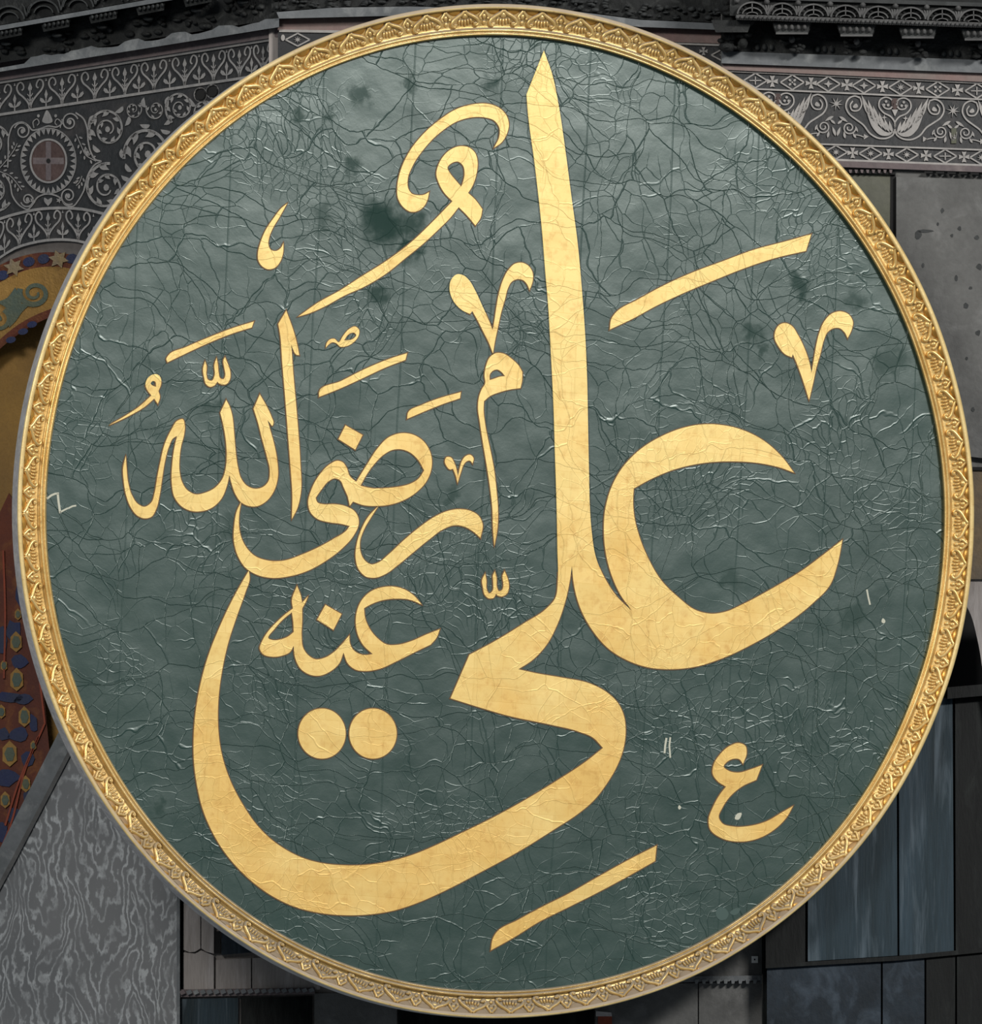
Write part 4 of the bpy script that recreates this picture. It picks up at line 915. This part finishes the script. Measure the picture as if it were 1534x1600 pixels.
letter('vowel_stroke', [(450, 382), (560, 330), (700, 270), (850, 212), (985, 170, 1), (972, 207, 1), (850, 245), (700, 305), (560, 370), (445, 425, 1), (438, 405)], Bc, BK)
letter('shadda_mark', [(680, 418, 1), (690, 450), (688, 500), (700, 535), (722, 540), (740, 505), (738, 440), (752, 397, 1), (760, 440), (765, 490), (775, 525), (795, 530), (805, 512), (800, 460), (795, 410), (805, 392, 1), (820, 430), (838, 490), (835, 530), (815, 560), (790, 565), (765, 555), (757, 545, 1), (740, 568), (710, 578), (685, 560), (675, 525), (667, 465)], Bc, BK, n=4)
letter('vowel_mark', [(75, 820, 1), (180, 760), (270, 700), (345, 632, 1), (320, 600), (308, 565), (318, 530), (345, 505), (380, 500), (402, 520), (405, 560), (388, 605, 1), (398, 640), (385, 685, 1), (362, 652, 1), (300, 705), (220, 752), (140, 792)], Bc, BK, [[(340, 558), (352, 542), (368, 546), (374, 578, 1), (355, 572)]], n=5)
letter('alif_letter', [(1187, 102, 1), (1137, 185, 1), (1150, 260), (1160, 400), (1180, 640), (1200, 900), (1215, 1100), (1225, 1250), (1222, 1405, 1), (1255, 1340), (1278, 1240), (1275, 1050), (1262, 850), (1245, 650), (1230, 480), (1218, 310, 1), (1230, 345), (1252, 378), (1268, 380, 1), (1258, 325), (1230, 220), (1205, 150)], Bc, BK)
letter('lam_letters', [(1022, 625, 1), (983, 715, 1), (1010, 800), (1035, 900), (1065, 1010), (1085, 1110), (1075, 1170), (1040, 1205), (990, 1215), (940, 1195), (905, 1150), (885, 1080), (870, 970), (860, 850), (850, 760), (835, 705), (812, 660, 1), (775, 740, 1), (790, 800), (808, 900), (815, 1000), (810, 1080), (790, 1150), (740, 1210), (680, 1240), (620, 1250), (570, 1225), (535, 1170), (520, 1100), (520, 1030), (530, 950), (550, 870), (553, 820), (540, 780), (510, 788), (470, 845), (430, 930), (400, 1050), (380, 1150), (365, 1240), (345, 1300), (300, 1328), (260, 1310), (225, 1260), (200, 1180), (190, 1090), (185, 1010, 1), (168, 1080), (172, 1170), (188, 1260), (215, 1330), (260, 1385), (300, 1400), (345, 1390), (375, 1340), (395, 1260), (412, 1150), (430, 1040), (455, 950), (480, 900), (505, 885, 1), (490, 950), (475, 1060), (472, 1180), (490, 1270), (540, 1330), (600, 1355), (660, 1355), (720, 1335), (780, 1280), (815, 1200), (832, 1130, 1), (845, 1180), (870, 1250), (905, 1300), (950, 1322), (1000, 1325), (1060, 1295), (1110, 1230), (1135, 1140), (1132, 1050), (1110, 930), (1085, 840), (1070, 785, 1), (1085, 805), (1100, 822), (1107, 805), (1095, 765), (1065, 700)], Bc, BK)
letter('dad_ya_letters', [(376.5, 784, 1), (370, 797.5), (365.5, 822.5), (365, 845), (371.8, 870), (383.3, 887.3), (400.5, 898), (423.4, 903), (452, 900.5), (479, 892.5), (507, 877.5), (533, 858), (551.7, 837.4), (560, 818), (558.6, 807), (553, 798.5), (540.7, 791.5), (521.5, 787.8), (505, 788), (495.4, 785), (492.6, 778, 1), (502, 764.6), (513, 752), (522.9, 747.5), (531, 750.8), (536.6, 761.8), (543, 776, 1), (546, 790.5, 1), (551, 783.8, 1), (565.5, 789), (587.5, 790.7), (609.5, 788.5), (631.5, 781), (650.7, 768.7), (665.8, 752), (673.3, 733), (674, 716.5), (670, 702.7), (659, 687.6), (642.5, 678.5), (626, 677), (606.7, 683.5), (590, 700), (573.7, 724.7), (556, 753, 1), (546, 744), (540.7, 730), (535, 722.5), (527, 720), (516, 724.7), (499.5, 741), (485.7, 766), (481, 785), (484.4, 800), (494, 810), (513, 816), (532.5, 818.7), (546, 822, 1), (540.7, 829), (521.5, 841.6), (496.7, 855.3), (472, 866.3), (440.6, 876.4), (417.7, 875.8), (397.6, 868.6), (386, 857.5), (377.5, 842.5), (373, 822.5), (373, 807.5)],
       holes=[[(450+410/CK, 480+1015/CK, 1)] + [(450+x/CK, 480+y/CK) for x, y in ((440, 960), (490, 890), (540, 840), (590, 812), (640, 808), (690, 825), (735, 865))] + [(450+772/CK, 480+928/CK, 1)] + [(450+x/CK, 480+y/CK) for x, y in ((740, 975), (690, 1005), (630, 1020), (560, 1028), (480, 1030))]])
letter('letter_dot', [(325, 672, 1), (422, 727, 1), (380, 810, 1), (285, 750, 1)], Cc, CK)
letter('ra_letter', [(512, 1130, 1), (470, 1195), (432, 1260), (408, 1330), (410, 1390), (435, 1440), (470, 1462), (510, 1452), (570, 1405), (650, 1330), (740, 1255), (830, 1192), (900, 1160), (970, 1148), (1035, 1158), (1080, 1185), (1103, 1230), (1092, 1312, 1), (1050, 1275), (1000, 1248), (940, 1240), (880, 1262), (800, 1320), (700, 1402), (620, 1468), (550, 1518), (490, 1538), (440, 1530), (400, 1490), (382, 1420), (388, 1350), (412, 1270), (455, 1190)], Cc, CK)
letter('vowel_stroke', [(175, 482), (300, 420), (450, 345), (600, 285), (675, 262, 1), (665, 300, 1), (560, 340), (420, 405), (300, 460), (175, 510, 1)], Cc, CK)
letter('vowel_stroke', [(680, 600), (760, 555), (850, 520), (980, 483, 1), (975, 518, 1), (880, 550), (780, 590), (675, 635, 1)], Cc, CK)
letter('tiny_sad_mark', [(213, 230, 1), (218, 205), (240, 182), (262, 180), (285, 200), (310, 165), (345, 125), (380, 110), (402, 130), (400, 160), (370, 200), (330, 222), (295, 225), (272, 205), (250, 200), (230, 212)], Cc, CK, [[(316, 190, 1), (342, 155), (372, 145), (386, 158), (365, 182)]], n=4, edge=1.2)
letter('anhu_letters', [(1318, 330, 1), (1260, 305), (1180, 298), (1100, 308), (1040, 330), (1005, 350, 1), (1010, 400), (1035, 460), (1080, 515), (1130, 548), (1180, 550), (1260, 530), (1340, 495), (1417, 465, 1), (1400, 510), (1368, 548, 1), (1280, 590), (1180, 640), (1090, 680), (1010, 692), (960, 685), (920, 655), (893, 592, 1), (870, 650), (820, 695), (760, 718), (710, 712), (660, 680), (630, 620), (622, 555, 1), (600, 590), (560, 608), (500, 614), (455, 600), (437, 570), (450, 530), (480, 480), (530, 425), (580, 380), (618, 352, 1), (612, 310), (640, 228, 1), (660, 280), (668, 320, 1), (700, 285, 1), (690, 310), (668, 352, 1), (668, 420), (665, 500), (675, 570), (700, 605), (740, 628), (790, 620), (840, 590), (885, 545), (925, 498, 1), (928, 540), (945, 575), (975, 597), (1010, 605), (1052, 600, 1), (1000, 550), (970, 490), (960, 430), (968, 360), (990, 310), (1040, 260), (1110, 235), (1170, 233), (1230, 250), (1280, 285)], Gc, GK,
       [[(485, 515), (520, 460), (565, 410), (612, 372, 1), (620, 430), (622, 480, 1), (590, 505), (550, 520), (510, 524)]])
letter('letter_dot', [(795, 332, 1), (882, 382, 1), (838, 468, 1), (750, 412, 1)], Gc, GK)
for cx in (502.6, 582.3): letter('round_dot', [(cx+37*math.cos(a*math.pi/8), 1146.3+39.2*math.sin(a*math.pi/8)) for a in range(16)], n=4)
letter('signature_mark', [(1270, 908, 1), (1255, 890), (1230, 888), (1205, 900), (1190, 920), (1210, 937), (1250, 945), (1300, 932), (1348, 915, 1), (1325, 975, 1), (1270, 1000), (1220, 1040), (1185, 1090), (1170, 1130), (1185, 1155), (1230, 1168), (1300, 1165), (1370, 1145), (1430, 1110), (1477, 1083, 1), (1450, 1130), (1400, 1180), (1330, 1218), (1250, 1230), (1180, 1215), (1135, 1180), (1128, 1140), (1145, 1090), (1175, 1035), (1200, 1003, 1), (1165, 980), (1145, 950), (1148, 915), (1175, 870), (1215, 835), (1255, 823), (1280, 835), (1285, 865)], Hc, HK)
letter('shadda_mark', [(205, 122, 1), (210, 150), (212, 190), (222, 205), (235, 195), (238, 160), (237, 130), (245, 113, 1), (252, 140), (254, 180), (262, 195), (275, 190), (280, 170), (277, 130), (285, 112, 1), (297, 140), (303, 180), (295, 205), (275, 217), (255, 212), (250, 206, 1), (240, 222), (220, 225), (203, 210), (196, 180), (192, 150)], Hc, HK, n=4)
letter('vowel_stroke', [(580, 862), (700, 790), (820, 725), (960, 655), (1100, 575), (1280, 475), (1418, 405, 1), (1410, 485, 1), (1250, 575), (1100, 655), (950, 730), (800, 805), (680, 880), (555, 950, 1), (565, 890)], Jc, JK)
# scratches and a repaint patch on the ground
def scratch(name, ribs, fills=(), mat='scratch'):
    V, F = [], []
    for pts, w in ribs: add_ribbon(poly(*pts), w, L3, 0.0, 0.002, V, F)
    for f in fills: solid([smooth_loop(f, n=4)], L3, 0.0, 0.002, V, F)
    return mesh_obj(name, V, F, M[mat], roundel)
scratch('scratch', [([(73, 779.5), (80, 774), (86, 771.5), (92, 771)], 3.2), ([(90, 771), (91.5, 785), (94, 802)], 3.4), ([(93, 801), (99, 797.5), (106, 794)], 2.6), ([(106, 794.5), (113, 791), (119, 790)], 2.6)])
scratch('scratch', [([(1041, 1153), (1039, 1165), (1038, 1177)], 3.0), ([(1047, 1152), (1045.5, 1165), (1047, 1184)], 2.6)])
scratch('scratch', [([(1354, 921), (1356, 932), (1359, 945)], 2.6)], [[(1377, 972), (1379, 966), (1383, 971), (1381, 974)]])
scratch('scratch', [], [[(1059, 1262), (1061, 1258), (1064, 1262), (1061, 1265)], [(1148, 1280), (1152, 1271), (1158, 1270), (1153, 1281)]])
scratch('repaint_patch', [], [[(1118, 1425), (1124, 1417), (1132, 1419), (1138, 1428), (1134, 1436), (1126, 1438), (1119, 1432)], [(1140, 1427), (1150, 1419), (1156, 1419), (1154, 1426), (1146, 1430)]], 'patch')
